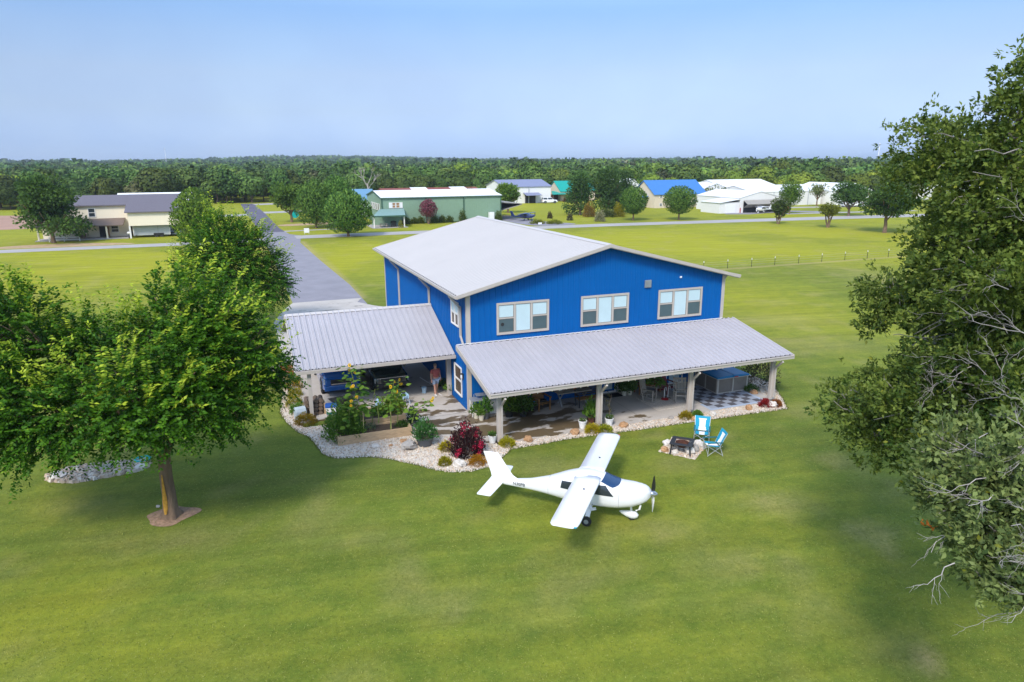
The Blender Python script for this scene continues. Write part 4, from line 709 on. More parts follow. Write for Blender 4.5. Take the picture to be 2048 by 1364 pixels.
sf(757,846,.5,1.3,34,0,(.1,0),.25,.15,label='young flowerless sunflower near the middle of the rear bed')
for px,pv,hh,lb in ((728,866,1.15,'bamboo cane standing alone in the front bed'),(783,860,1.05,'bamboo cane beside the four bloom sunflower')):
    g = G(px,pv,.3); MB().tube([(0,0,0),(.01,0,hh)],.016,6).build('garden_stake','cane',None,loc=(g[0],g[1],.3)); tag(COL.objects[-1], lb, 'stake', 'canes in the raised beds')
def leafy(label, x, y, z, r, h, n, l, ca, cb, cat='plant'):
    P,D,Nn,l_,w_,C = cloud(n,r,h,l,ca,cb,.4,.2); w = thing('garden_plant', label, cat, (x,y,z)); leaves('foliage',P,D,Nn,l_,w_,C,'leaf_soft',w); mb = MB(); [mb.tube([(0,0,0),(r*.4*math.cos(a),r*.4*math.sin(a),h*.8)],.012,5) for a in (0,2,4)]; mb.build('stem','stem',w); return w
leafy('huge tomato plant spilling over the end of the raised bed',-6.35,-1.0,.1,.85,1.55,3600,.13,(.055,.14,.018),(.16,.29,.04)); leafy('tomato plant filling the carport end of the front bed',-5.9,-1.45,.2,.5,.6,800,.11,(.06,.15,.02),(.17,.29,.04))
leafy('yellowing bean plants at the walk end of the rear bed',-3.75,.25,.5,.62,.85,1300,.13,(.10,.16,.015),(.26,.30,.03)); leafy('low green peppers in the middle of the rear bed',-4.5,.1,.5,.4,.5,500,.11,*GR); leafy('grey green herbs between the two beds',-5.2,-1.2,.3,.3,.3,260,.09,(.09,.13,.07),(.2,.25,.15)); leafy('trailing squash leaves at the walk end of the front bed',-3.7,-1.35,.32,.3,.2,220,.12,*GB)
g = G(832,852,.4); leafy('dark bush in a mesh cage beside the walk',-3.0,-.5,.05,.3,.8,520,.11,(.02,.07,.03),(.07,.14,.06))
# boulders
def boulder(u, v, r, mt, label, z=.01, grp='boulders on the gravel', fl=.62):
    g = G(u,v,z); mb = MB(); mb.ell((0,0,r*fl*.7),(r,r*(.7+.3*random.random()),r*fl),12,8,.45); o = mb.build('boulder', mt, None, smooth=False, loc=(g[0],g[1]+r*.5,z), rz=random.random()*3); tag(o, label, 'boulder', grp)
boulder(821,900,.36,'boulder_grey','big grey boulder on gravel beside the charcoal pot'); boulder(808,886,.24,'boulder_tan','flat rust coloured rock behind the big grey boulder',fl=.3); boulder(782,893,.1,'boulder_tan','fist sized brown rock on gravel before the raised bed'); boulder(921,935,.27,'boulder_white','pale rock on the gravel near the lawn edge'); boulder(752,895,.2,'boulder_white','flat cream stone on gravel below the raised bed',fl=.3)
boulder(1059,884,.24,'boulder_tan','tan rock in the gravel strip nearest the airplane tail'); boulder(1152,869,.25,'boulder_tan','rust rock in the gravel strip between first and second posts',fl=.5); boulder(1250,855,.22,'boulder_tan','sandy rock in the gravel strip beyond the far wing tip'); boulder(1391,841,.17,'boulder_tan','small brown rock by the third porch post'); boulder(1428,832,.2,'boulder_white','pale pink rock in the gravel strip behind the teal chair'); boulder(1501,820,.24,'boulder_tan','reddish rock in the gravel in front of the checkered mat'); boulder(1548,815,.28,'boulder_white','white rock between the two red shrubs'); boulder(1511,789,.22,'boulder_tan','tan rock at the outer hot tub corner'); boulder(1344,838,.16,'boulder_grey','low grey rock in the strip near the rocking chairs',fl=.4); boulder(572,738,.42,'boulder_white','round white boulder at the far end of the carport gravel')
for (u,v,r,mtl,lb) in ((1338,893,.22,'boulder_white','pale rounded rock at the back corner of the fire pit pad'),(1331,904,.17,'boulder_tan','orange rock at the corner of the fire pit pad'),(1352,909,.15,'boulder_white','flat pinkish stone on the fire pit pad edge'),(1383,909,.24,'boulder_white','largest pale rock beside the fire pit leg'),(1394,903,.21,'boulder_grey','grey rock stacked between two pale ones by the fire pit'),(1401,895,.22,'boulder_white','pale rock nearest the two teal chairs')): boulder(u,v,r,mtl,lb,.014,'rocks round the fire pit',.75)
for (u,v,r,mtl,lb) in ((115,958,.35,'boulder_white','flat pale stone in the gravel bed under the elm'),(215,940,.3,'boulder_grey','grey stone in the shaded end of the elm gravel bed'),(282,938,.26,'boulder_white','whitish stone at the trunk end of the elm gravel bed')): boulder(u,v,r,mtl,lb,.014,'stones under the elm',.35)
boulder(316,1015,.07,'boulder_white','small white pebble on the grass by the elm trunk')
g = G(286,922); o = MB().lathe([(.28,0),(.33,.10),(.29,.13),(.25,.05)],18).build('garden_basin','turq',None,loc=(g[0],g[1],.02)); tag(o,'turquoise basin among the stones behind the elm','basin')
# ================================================================== THINGS ON THE PATIO AND LAWN
def legs(par, m_, *bars, name='leg'):
    for q in bars: MB().bar(*q).build(name, m_, par)
ZP = .052
# hot tub
t = thing('hot_tub', 'square hot tub with blue cover and taupe panels on the patio', 'hot tub', (14.27,-1.5,ZP))
mb = MB(); mb.box(-1,-1,0,1,1,.80); mb.build('cabinet', 'tub_panel', t, bevel=.03)
mb = MB()
for s in (-1,1):
    for q in (-1,-.02,.92): mb.box(q,s*1.012-.012,.03,q+.08,s*1.012+.012,.78); mb.box(s*1.012-.012,q,.03,s*1.012+.012,q+.08,.78)
    mb.box(-1,s*1.012-.01,.0,1,s*1.012+.01,.06); mb.box(s*1.012-.01,-1,.0,s*1.012+.01,1,.06)
mb.build('trim', 'tub_trim', t)
mb = MB(); mb.box(-1.03,-1.03,.802,1.03,1.03,.85); mb.build('shell_rim', 'tub_trim', t, bevel=.02)
mb = MB(); mb.hexa([(-1.06,-1.06,.853),(-.01,-1.06,.853),(-.01,1.06,.853),(-1.06,1.06,.853)],[(-1.06,-1.06,.94),(-.01,-1.06,1.0),(-.01,1.06,1.0),(-1.06,1.06,.94)]); mb.hexa([(.01,-1.06,.853),(1.06,-1.06,.853),(1.06,1.06,.853),(.01,1.06,.853)],[(.01,-1.06,1.0),(1.06,-1.06,.94),(1.06,1.06,.94),(.01,1.06,1.0)]); mb.build('cover', 'tub_cover', t, bevel=.03)
MB().box(.05,-1.075,.86,.3,-1.061,.91).build('cover_label', 'red', t)
# checkered mat
t = thing('checkered_mat', 'checkered dark and light tile mat under the hot tub', 'mat', (11.42,-4.46,ZP))
mb = MB(); nx_, ny_, ts = 8, 8, .405
for i in range(nx_):
    for j in range(ny_): mb.box(.18+i*ts,.18+j*ts,0,.18+i*ts+ts-.006,.18+j*ts+ts-.006,.012,(i+j)%2)
mb.build('tile', ['tile_light','tile_dark'], t)
mb = MB(); X1 = .36+nx_*ts; Y1 = .36+ny_*ts
mb.box(0,0,0,X1,.176,.011); mb.box(0,Y1-.18,0,X1,Y1,.011); mb.box(0,.178,0,.176,Y1-.182,.011); mb.box(X1-.18,.178,0,X1,Y1-.182,.011); mb.build('edge_strip', 'tile_edge', t)
# rocking chairs
def rocker(label, loc, rz, m_='grey_wood'):
    t = thing('rocking_chair', label, 'rocking chair', loc, rz, 'rocking chairs on the porch')
    mb = MB(); [mb.bar((x,-.28,.44),(x,.24,.40),.058,.02) for x in np.linspace(-.25,.25,8)]; mb.box(-.28,-.30,.40,.28,-.25,.44); mb.build('seat', m_, t)
    mb = MB(); [mb.bar((x,.24,.42),(x*1.05,.48,1.14),.05,.018) for x in np.linspace(-.22,.22,7)]; mb.bar((-.29,.475,1.12),(.29,.475,1.12),.03,.10); mb.bar((-.27,.30,.56),(.27,.30,.56),.025,.06); mb.build('backrest', m_, t)
    for s in (-1,1):
        mb = MB(); mb.tube([(s*.29,-.42,.075),(s*.29,-.2,.03),(s*.29,.1,.02),(s*.29,.4,.055),(s*.29,.62,.13)],.024,6); mb.build('rocker', m_, t)
        legs(t, m_, ((s*.29,-.26,.04),(s*.29,-.27,.66),.05,.05), ((s*.29,.22,.03),(s*.31,.49,1.18),.05,.05))
        mb = MB(); mb.bar((s*.31,-.34,.67),(s*.31,.32,.65),.10,.025); mb.build('armrest', m_, t)
    return t
rocker('grey slatted rocking chair standing in the open beside the wooden bench', (9.35,-2.0,ZP), R(38)); rocker('grey slatted rocking chair half hidden behind the third porch post', (10.75,-2.75,ZP), R(-25))
# red adirondack chair
t = thing('adirondack_chair', 'dark red adirondack chair against the blue porch wall', 'chair', (11.0,-1.15,ZP), R(12))
mb = MB(); [mb.bar((-.27,y,.36-.2*(y+.35)),(.27,y,.36-.2*(y+.35)),.09,.02) for y in np.linspace(-.35,.2,6)]; mb.build('seat','darkred',t)
mb = MB(); [mb.bar((x,.18,.26),(x*1.25,.55,1.0-.5*abs(x)),.085,.02) for x in np.linspace(-.22,.22,5)]; mb.build('backrest','darkred',t)
for s in (-1,1): MB().bar((s*.36,-.36,.55),(s*.36,.4,.55),.14,.025).build('armrest','darkred',t); legs(t,'darkred',((s*.33,-.34,0),(s*.33,-.34,.54),.09,.03),((s*.30,-.36,.34),(s*.30,.5,.03),.03,.10))
# bent tube rack with red base
t = thing('tube_stand', 'pair of white bent tubes on a small red base between rocking chairs', 'stand', (10.33,-2.05,ZP), R(20))
for x in (-.15,.18): MB().tube([(x,0,.03),(x,0,.5)]+[(x+.12-.12*math.cos(a),.02*a,.5+.12*math.sin(a)) for a in np.linspace(.2,3.0,8)]+[(x+.24,.06,.42)],.02,7).build('tube','white_plastic',t)
MB().lathe([(.2,0),(.2,.05),(.1,.08)],14,(-.16,-.05,0)).build('base','red',t); MB().bar((.18,-.2,.02),(.18,.2,.02),.05,.03).build('foot','rubber',t)
# long wooden bench
t = thing('wooden_bench', 'orange brown wooden garden bench by the white framed door', 'bench', (10.0,-.75,ZP), R(0))
MB().box(-.68,-.30,.40,.68,.22,.45).build('seat','brown_wood',t,bevel=.008); mb = MB(); [mb.bar((x,.22,.45),(x,.30,.98),.09,.02) for x in np.linspace(-.6,.6,12)]; mb.bar((-.68,.30,.98),(.68,.30,.98),.035,.08); mb.build('backrest','brown_wood',t)
for s in (-1,1): legs(t,'brown_wood',((s*.66,-.26,0),(s*.66,-.26,.64),.07,.07),((s*.66,.22,0),(s*.66,.30,.98),.07,.06)); MB().bar((s*.66,-.34,.655),(s*.66,.28,.655),.10,.03).build('armrest','brown_wood',t)
# picnic table and bench
t = thing('picnic_table', 'grey plank picnic table against the porch wall under a window', 'table', (5.35,-.85,ZP))
mb = MB(); [mb.box(-.95,-.42+i*.17,.72,.95,-.42+i*.17+.155,.76) for i in range(5)]; mb.build('tabletop','grey_wood',t)
for x in (-.7,.7): legs(t,'steel',((x,-.34,0),(x,.30,.72),.07,.05),((x+.06,.34,0),(x+.06,-.30,.72),.07,.05))
t = thing('garden_bench', 'black iron garden bench with brown slats in front of the picnic table', 'bench', (6.0,-1.45,ZP), R(2))
mb = MB(); [mb.box(-.65,-.22+i*.11,.42,.65,-.22+i*.11+.09,.45) for i in range(4)]; mb.build('seat','brown_wood',t); mb = MB(); [mb.bar((-.65,.24+.02*i,.55+i*.1),(.65,.24+.02*i,.55+i*.1),.02,.07) for i in range(4)]; mb.build('backrest','black_metal',t)
for s in (-1,1): legs(t,'black_metal',((s*.62,-.2,0),(s*.62,-.2,.60),.05,.05),((s*.62,.2,0),(s*.62,.30,.88),.05,.05)); legs(t,'black_metal',((s*.62,-.24,.62),(s*.62,.24,.62),.05,.03),name='armrest')
for (x,y,mtl,lb,h) in ((4.75,-.75,'white_plastic','white tumbler at the wall end of the picnic table',.16),(5.5,-.9,'orange','orange bowl in the middle of the picnic table',.12),(5.95,-.7,'jug','pale blue bottle on the bench end of the picnic table',.3)): o = MB().lathe([(.07,0),(.085,h*.5),(.06,h*.9),(.04,h)],12).build('table_vessel',mtl,None,loc=(x,y,.815)); tag(o,lb,'tableware')
# tall wooden chair, cart, extinguisher, mat
t = thing('wooden_chair', 'yellowish wooden deck chair leaning at the porch wall', 'chair', (3.55,-.95,ZP), R(8))
mb = MB(); [mb.bar((-.3,y,.42+.12*y),(.3,y,.42+.12*y),.1,.022) for y in np.linspace(-.35,.25,5)]; mb.build('seat','brown_wood',t); mb = MB(); [mb.bar((x,.28,.4),(x,.48,1.25),.11,.022) for x in np.linspace(-.24,.24,5)]; mb.build('backrest','brown_wood',t)
for s in (-1,1): legs(t,'brown_wood',((s*.33,-.36,0),(s*.33,-.36,.66),.08,.05),((s*.33,.35,0),(s*.33,.3,.66),.08,.05)); MB().bar((s*.35,-.42,.67),(s*.35,.38,.67),.11,.025).build('armrest','brown_wood',t)
MB().box(-.18,-.33,.44,.18,-.05,.56).build('cushion','rubber',t,bevel=.04)
t = thing('utility_cart', 'white outdoor sink cart with grey shelf tops at the porch corner', 'cart', (.75,-.62,ZP), R(-4))
MB().box(-.05,-.22,.05,.62,.25,.78).build('cabinet','white_plastic',t,bevel=.01); MB().box(-.85,-.32,.80,.72,.3,.85).build('tabletop','steel',t,bevel=.012); MB().box(-.55,-.1,1.0,.65,.28,1.04).build('shelf','steel',t,bevel=.012)
for x in (-.6,.62): MB().bar((x,.22,.85),(x,.22,1.0),.03,.03).build('bracket','steel',t)
for x in (-.8,-.1): legs(t,'white_plastic',((x,-.25,0),(x,-.25,.8),.045,.045),((x,.24,0),(x,.24,.8),.045,.045))
for x in (.29,): MB().box(x,-.235,.1,x+.008,-.221,.74).build('door_gap','trailer',t)
t = thing('fire_extinguisher', 'red fire extinguisher hung on the blue porch wall', 'extinguisher', (4.25,-.13,.95)); MB().lathe([(.02,0),(.075,.02),(.075,.36),(.03,.43),(.02,.46)],12).build('cylinder','red',t,smooth=True); MB().box(-.03,-.04,.46,.03,.02,.52).build('valve','black_metal',t)
o = MB().box(-.5,-.3,0,.5,.3,.014).build('door_mat','rubber',None,bevel=.004,loc=(7.95,-.55,ZP)); tag(o,'dark brown door mat in front of the blue porch door','door mat')
o = MB().box(-1.4,-.8,0,1.4,.8,.012).build('outdoor_rug','stone_pad',None,loc=(10.3,-2.7,ZP)); tag(o,'pale grey rug under the rocking chairs','rug')
t = thing('hanging_basket', 'hanging basket of dark fern near the glass porch door', 'hanging plant', (8.75,-3.4,1.55)); MB().lathe([(.06,0),(.2,.18),(.21,.2)],14).build('basket','rust',t); MB().tube([(0,0,.2),(0,0,.98)],.006,4).build('chain','steel',t)
P,D,Nn,l_,w_,C = cloud(420,.38,.35,.15,*GB,-.5,.3); P[:,2] = P[:,2]*.9-.02; leaves('foliage',P,D,Nn,l_,w_,C,'leaf_soft',t)
t = thing('hummingbird_feeder', 'orange feeder on a thin pole behind the hot tub', 'feeder', (15.75,-.7,0)); MB().tube([(0,0,0),(0,0,1.5)],.012,5).build('pole','black_metal',t); MB().lathe([(.05,1.3),(.08,1.35),(.07,1.55),(.02,1.6)],10).build('bottle','orange',t)
# camp chairs
def camp(label, loc, rz):
    t = thing('camp_chair', label, 'camp chair', loc, rz, 'teal folding chairs by the fire pit')
    def panel(nm, P, mats):   # P(u,v) grid of fabric with a white centre
        mb = MB(); nu, nv = 21, 12; vs = []
        for j in range(nv+1):
            for i in range(nu+1): vs.append(P(i/nu*2-1, j/nv))
        for j in range(nv):
            for i in range(nu):
                a = j*(nu+1)+i; u = (i+.5)/nu*2-1; q = (j+.5)/nv; wdt = .40+.28*(2*q-1)**2 if nm == 'backrest' else .45; e = 1 if (abs(u) < wdt and (nm == 'seat' or q < .84)) else 0
                mb.add([vs[a],vs[a+1],vs[a+nu+2],vs[a+nu+1]],[(0,1,2,3)],e)
        o = mb.build(nm, mats, t, smooth=True); sd_ = o.modifiers.new('thickness','SOLIDIFY'); sd_.thickness = .015
    panel('backrest', lambda u,q: (u*(.29+.05*q), .24+.26*q+.03*(1-u*u), .42+.60*q+.02*u*u), ['teal','white_cloth'])
    panel('seat', lambda u,q: (u*.28, -.28+.52*q, .47-.06*q-.03*(1-u*u)), ['teal','white_cloth'])
    for s in (-1,1):
        MB().tube([(s*.33,-.30,0),(s*.32,-.28,.60)],.014,6).build('leg','alu',t); MB().tube([(s*.33,.36,0),(s*.30,.22,.42),(s*.345,.50,1.03)],.014,6).build('leg','alu',t)
        MB().bar((s*.33,-.33,.61),(s*.33,.34,.62),.06,.03).build('armrest','teal_dark',t)
    mb = MB()
    for y0,y1 in ((-.30,-.30),(.34,.34)): mb.tube([(-.32,y0,.03),(.29,y1,.43)],.011,6); mb.tube([(.32,y0+.022,.03),(-.29,y1+.022,.43)],.011,6)
    for s in (-1,1): mb.tube([(s*.335,-.29,.04),(s*.30,.26,.42)],.011,6); mb.tube([(s*.355,.35,.04),(s*.31,-.25,.42)],.011,6)
    mb.build('cross_brace','alu',t); return t
camp('teal and white folding camp chair facing the fire pit and the camera', (8.6,-7.5,.0), R(-38)); camp('teal and white folding camp chair seen from its side by the fire pit', (8.2,-8.8,.0), R(-108))
t = thing('fire_pit', 'black square metal fire pit table with rusty bowl on gravel', 'fire pit', (7.06,-8.2,.014), R(-44))
mb = MB(); [mb.hexa([(a,b,.50),(c,b,.50),(c,d,.50),(a,d,.50)],[(a,b,.545),(c,b,.545),(c,d,.545),(a,d,.545)]) for a,b,c,d in ((-.56,-.56,.56,-.33),(-.56,.33,.56,.56),(-.56,-.329,-.33,.329),(.33,-.329,.56,.329))]; mb.build('tabletop','black_metal',t,bevel=.012)
MB().lathe([(.02,.26),(.2,.28),(.30,.36),(.33,.50),(.31,.50),(.28,.38),(.18,.31),(.02,.30)],18).build('bowl','rust',t); mb = MB(); [mb.tube([(x,-.34,.535),(x,.34,.535)],.009,4) for x in np.linspace(-.3,.3,11)]; mb.tube([(-.33,0,.53),(.33,.0,.53)],.012,4); mb.build('grate','rust',t)
for sx in (-1,1):
    for sy in (-1,1): MB().bar((sx*.44,sy*.44,.5),(sx*.50,sy*.50,0),.09,.07).build('leg','black_metal',t)
MB().bar((.42,-.1,.56),(.42,.12,.56),.03,.012).build('handle','chrome',t); t.scale = (.86,.86,.92)
# utility box, firewood, cooler, jug
g = G(598,841); t = thing('utility_box', 'rounded grey green utility pedestal on the gravel', 'utility box', (g[0]+.1,g[1]+.2,.014), R(10)); mb = MB(); mb.loft([[(x,y+.0,z) for y,z in ((-.24,0),(.24,0),(.24,.42),(.16,.58),(0,.64),(-.16,.58),(-.24,.42))] for x in (-.26,.26)]); mb.build('body','util',t,bevel=.03); MB().box(.263,-.1,.3,.275,.1,.42).build('label_plate','white_plastic',t)
t = thing('firewood_stack', 'weathered stack of split firewood behind the carport post', 'firewood', (-7.35,2.75,ZP))
for i in range(4):
    for j in range(4):
        a = R(rng.normal()*5); x = -.36+.23*j+.02*i; z = .10+.205*i; l0 = MB(); pr_ = [(.11*math.cos(q+i)*(1+.15*math.sin(q*3+j)),.10*math.sin(q+i)) for q in np.linspace(0,6.28,8)[:-1]]
        l0.loft([[(x+p[0]+dx,y,z+p[1]) for p in pr_] for y,dx in ((-.38+.06*rng.random(),0),(.38,.03))]); l0.build('log','old_wood',t)
MB().box(-.55,-.3,0,.6,-.2,.0+.001).box(.52,-.33,.0,.6,.3,.55).build('rack_post','bed_wood',t)
t = thing('storage_bin', 'white and blue plastic bin standing on the carport slab edge', 'bin', (-6.5,2.35,ZP), R(-5)); MB().hexa([(-.22,-.18,0),(.22,-.18,0),(.22,.18,0),(-.22,.18,0)],[(-.27,-.22,.38),(.27,-.22,.38),(.27,.22,.38),(-.27,.22,.38)]).build('box','white_plastic',t,bevel=.015); MB().box(-.29,-.24,.382,.29,.24,.50).build('lid','bluebox',t,bevel=.02)
MB().hexa([(-.225,-.186,.02),(.225,-.186,.02),(.225,-.181,.02),(-.225,-.181,.02)],[(-.238,-.204,.13),(.238,-.204,.13),(.238,-.19,.13),(-.238,-.19,.13)]).build('stripe','teal_dark',t)
t = thing('wheelbarrow', 'dark wheelbarrow tray parked in front of the blue pickup', 'wheelbarrow', (-5.9,2.9,ZP), R(15)); mb = MB(); mb.hexa([(-.35,-.22,.3),(.35,-.22,.3),(.35,.22,.3),(-.35,.22,.3)],[(-.6,-.34,.56),(.55,-.34,.56),(.55,.34,.56),(-.6,.34,.56)]); mb.build('tray','black_metal',t); [MB().bar((.7,s*.28,.5),(-.6,s*.12,.2),.04,.04).bar((.3,s*.22,.3),(.3,s*.24,0),.03,.03).build('handle','old_wood',t) for s in (-1,1)]; o = MB().lathe([(.05,-.04),(.18,-.045),(.18,.045),(.05,.04)],14).build('wheel','rubber',t); o.location = (-.62,0,.18); o.rotation_euler = (R(90),0,0)
t = thing('water_jug', 'pale blue water jug on a crate among the sunflowers', 'jug', (-4.3,1.35,ZP)); MB().box(-.3,-.2,0,.3,.2,.42).build('crate','util',t,bevel=.02); MB().lathe([(.13,.425),(.15,.5),(.15,.68),(.11,.78),(.04,.80),(.04,.84)],14).build('bottle','jug',t,smooth=True)
t = thing('garden_hose_reel', 'grey hose reel at the walk end of the raised beds', 'hose reel', (-2.75,2.35,ZP), R(20)); o = MB().lathe([(.2,-.16),(.2,-.14),(.12,-.13),(.15,-.06),(.15,.06),(.12,.13),(.2,.14),(.2,.16)],16).build('reel','jug',t); o.location = (0,0,.42); o.rotation_euler = (0,R(90),0); MB().bar((-.2,-.2,0),(-.2,0,.42),.04,.03).bar((.2,-.2,0),(.2,0,.42),.04,.03).bar((-.2,.2,0),(-.2,0,.42),.04,.03).bar((.2,.2,0),(.2,0,.42),.04,.03).build('stand','util',t)
o = MB().tube([(-.6,2.95,.08),(-.7,3.4,.08),(-.55,4.6,.08),(-.9,6.5,.08)],.02,6).build('garden_hose','white_plastic',None); tag(o,'pale hose lying along the carport wall behind the man','hose')
t = thing('bucket', 'pale blue bucket on the carport floor beside the man', 'bucket', (-1.35,3.75,ZP)); MB().lathe([(.11,0),(.15,.32),(.14,.32),(.10,.02)],14).build('pail','jug',t); MB().tube([(-.14,0,.3),(-.1,0,.42),(0,0,.46),(.1,0,.42),(.14,0,.3)],.006,5).build('handle','steel',t)
# wire fence
t = thing('wire_fence', 'low wire fence on thin metal posts with white tops across the field', 'fence', (0,34.9,0))
for x in (36.6,40,43.4,46.9,50.4,54.1,57.8,61.6,65.4,69.1,72.8,76.5): po = MB().bar((x,.0,0),(x,.0,.86),.045,.04).build('post','dark',t); MB().bar((x,0,.862),(x,0,1.06),.06,.055).build('cap','white_plastic',po)
mb = MB(); [mb.tube([(36.6,-.03,z),(76.5,-.03,z)],.006,4) for z in (.3,.6,.85)]; mb.build('wire','steel',t)
# ================================================================== OTHER BUILDINGS
def gable(par, x0, y0, x1, y1, he, hr, axis_, wm, rm, oh=.3, th=.12, name=''):
    """box with a gable roof; ridge runs along axis_ 'x' or 'y'"""
    mb = MB()
    if axis_ == 'x':
        ym = (y0+y1)/2; sl = (hr-he)/((y1-y0)/2); P = [(y0,0),(y1,0),(y1,he-.02),(ym,hr-.02),(y0,he-.02)]; mb.add([(x0,a,b) for a,b in P]+[(x1,a,b) for a,b in P],[(4,3,2,1,0),(5,6,7,8,9)]+[(i,(i+1)%5,5+(i+1)%5,5+i) for i in range(5)])
        w_ = mb.build('wall', wm, par); rb = MB()
        for s,ye in ((-1,y0-oh),(1,y1+oh)):
            ze = he-oh*sl; rb.hexa([(x0-oh,ye,ze),(x1+oh,ye,ze),(x1+oh,ym,hr),(x0-oh,ym,hr)],[(x0-oh,ye,ze+th),(x1+oh,ye,ze+th),(x1+oh,ym,hr+th),(x0-oh,ym,hr+th)])
    else:
        xm = (x0+x1)/2; sl = (hr-he)/((x1-x0)/2); P = [(x0,0),(x1,0),(x1,he-.02),(xm,hr-.02),(x0,he-.02)]; mb.add([(a,y0,b) for a,b in P]+[(a,y1,b) for a,b in P],[(0,1,2,3,4),(9,8,7,6,5)]+[(i,(i+1)%5,5+(i+1)%5,5+i) for i in range(5)])
        w_ = mb.build('wall', wm, par); rb = MB()
        for s,xe in ((-1,x0-oh),(1,x1+oh)):
            ze = he-oh*sl; rb.hexa([(xe,y0-oh,ze),(xe,y1+oh,ze),(xm,y1+oh,hr),(xm,y0-oh,hr)],[(xe,y0-oh,ze+th),(xe,y1+oh,ze+th),(xm,y1+oh,hr+th),(xm,y0-oh,hr+th)])
    return w_, rb.build('roof', rm, par)
def bx(par, nm, mt_, *q, **k): return MB().box(*q).build(nm, mt_, par, **k)
def win(par, x0, z0, x1, z1, y, tr='white_trim', gl_='glass', shut=0):
    o = MB(); [o.box(*q) for q in ((x0,y-.08,z0,x1,y-.003,z0+.1),(x0,y-.08,z1-.1,x1,y-.003,z1),(x0,y-.08,z0+.1,x0+.1,y-.003,z1-.1),(x1-.1,y-.08,z0+.1,x1,y-.003,z1-.1),(x0+.1,y-.06,(z0+z1)/2-.04,x1-.1,y-.003,(z0+z1)/2+.04))]
    o = o.build('window', tr, par); MB().box(x0+.1,y-.04,z0+.1,x1-.1,y-.006,z1-.1).build('pane', gl_, o)
    if shut:
        for a in (x0-shut,x1+.02): MB().box(a,y-.06,z0,a+shut-.02,y-.004,z1).build('shutter','white_trim',o)
# tan house
h = thing('tan_house', 'cream two storey metal house with dark roof and open trailer bay', 'house', (0,0,0))
mb = MB(); yf, yb, ym = 102.6, 118.2, 110.4       # wide block; its front upper wall bridges an open bay
mb.box(-27.1,yf,2.1,-18.9,yf+.2,4.5); mb.box(-27.1,yf+7,0,-18.9,yb,4.5); mb.add([(-27.1,yf,4.45),(-27.1,yb,4.45),(-27.1,ym,6.95),(-27.1,yf,2.1),(-27.1,yf+7,2.1),(-27.1,yf+7,4.45)],[(0,1,2),(3,4,5,0)]); mb.add([(-18.9,yf,4.45),(-18.9,yb,4.45),(-18.9,ym,6.95)],[(0,1,2)]); mb.box(-27.0,yf+.2,2.1,-26.9,yf+7,4.45); mb.box(-27.05,yf+4.4,0,-26.85,yf+7,2.1)
mb.build('wall','tan_wall',h)
def slope_roof(par, x0, x1, ye, ze, yr, zr, mt_, th=.16): return MB().hexa([(x0,ye,ze-th),(x1,ye,ze-th),(x1,yr,zr-th),(x0,yr,zr-th)],[(x0,ye,ze),(x1,ye,ze),(x1,yr,zr),(x0,yr,zr)]).build('roof',mt_,par)
slope_roof(h,-27.5,-18.5,yf-.4,4.45,ym,7.05,'tan_roof'); slope_roof(h,-27.5,-18.5,yb+.4,4.45,ym,7.05,'tan_roof')
mb = MB(); mb.box(-40.6,106.6,0,-27.6,118,5.45); mb.build('wall','tan_wall',h); slope_roof(h,-41,-27.52,106.2,5.5,111.5,7.0,'tan_roof'); slope_roof(h,-41,-27.52,118.4,5.5,111.5,7.0,'tan_roof')
slope_roof(h,-41,-28.0,102.9,2.35,106.55,3.25,'porch_brown'); bx(h,'porch_floor','road_grey',-41,102.7,0,-27.4,106.55,.12)
for x in (-40.5,-36.6,-30.6): bx(h,'porch_post','tan_wall',x-.12,103.1,.12,x+.12,103.34,2.3)
bx(h,'bay_post','white_trim',-27.15,102.62,0,-26.9,102.85,2.1); bx(h,'porch_bench','old_wood',-35.6,105.6,.12,-34.2,106.2,.7)
win(h,-33.5,3.5,-32.4,5.0,106.6); win(h,-30.4,.8,-29.2,2.0,106.6); bx(h,'door','dark',-32.2,106.5,.12,-31.2,106.58,2.15); bx(h,'door','brown_wood',-31.1,106.4,.12,-30.7,106.58,1.9)
t = thing('cargo_trailer', 'grey enclosed cargo trailer in the bay of the tan house', 'trailer', (-23.9,104.6,0)); MB().box(-2.8,-1.0,.35,2.9,1.1,2.0).build('box','trailer',t,bevel=.06); bx(t,'trim','white_trim',-2.82,-1.03,.36,-2.70,-1.002,2.0); bx(t,'fender','rubber',.3,-1.06,.36,1.9,-1.003,.7)
for x in (.7,1.5): o = MB().lathe([(.1,-.1),(.32,-.12),(.32,.12),(.1,.1)],16).build('wheel','rubber',t); o.location = (x,-1.0,.32); o.rotation_euler = (R(90),0,0)
bx(t,'rear_post','white_trim',2.84,-1.04,.36,2.93,-1.003,2.0); bx(t,'door_seam','dark',1.02,-1.006,.72,1.05,-1.001,1.95)
vehicle('car','grey car parked beside the cargo trailer','car',(-19.6,106.4,.02),R(-120),'car_grey',4.6,1.85,1.5,'car')
t = thing('charcoal_grill','small white dome grill beside the trailer bay post','grill',(-27.3,103.2,0)); MB().ell((0,0,.9),(.32,.32,.22),10,8).build('dome','white_plastic',t,smooth=True); [MB().bar((.25*math.cos(a),.25*math.sin(a),0),(.1*math.cos(a),.1*math.sin(a),.8),.04,.04).build('leg','black_metal',t) for a in (0,2.1,4.2)]
t = thing('garden_gate','low white picket rail beside the dark tree','fence',(-36.8,101.6,0)); [bx(t,'rail','white_trim',-2,0,z,2.4,.06,z+.14) for z in (.25,.6)]; [bx(t,'post','white_trim',x,-.06,0,x+.12,.12,.85) for x in (-2,.1,2.3)]
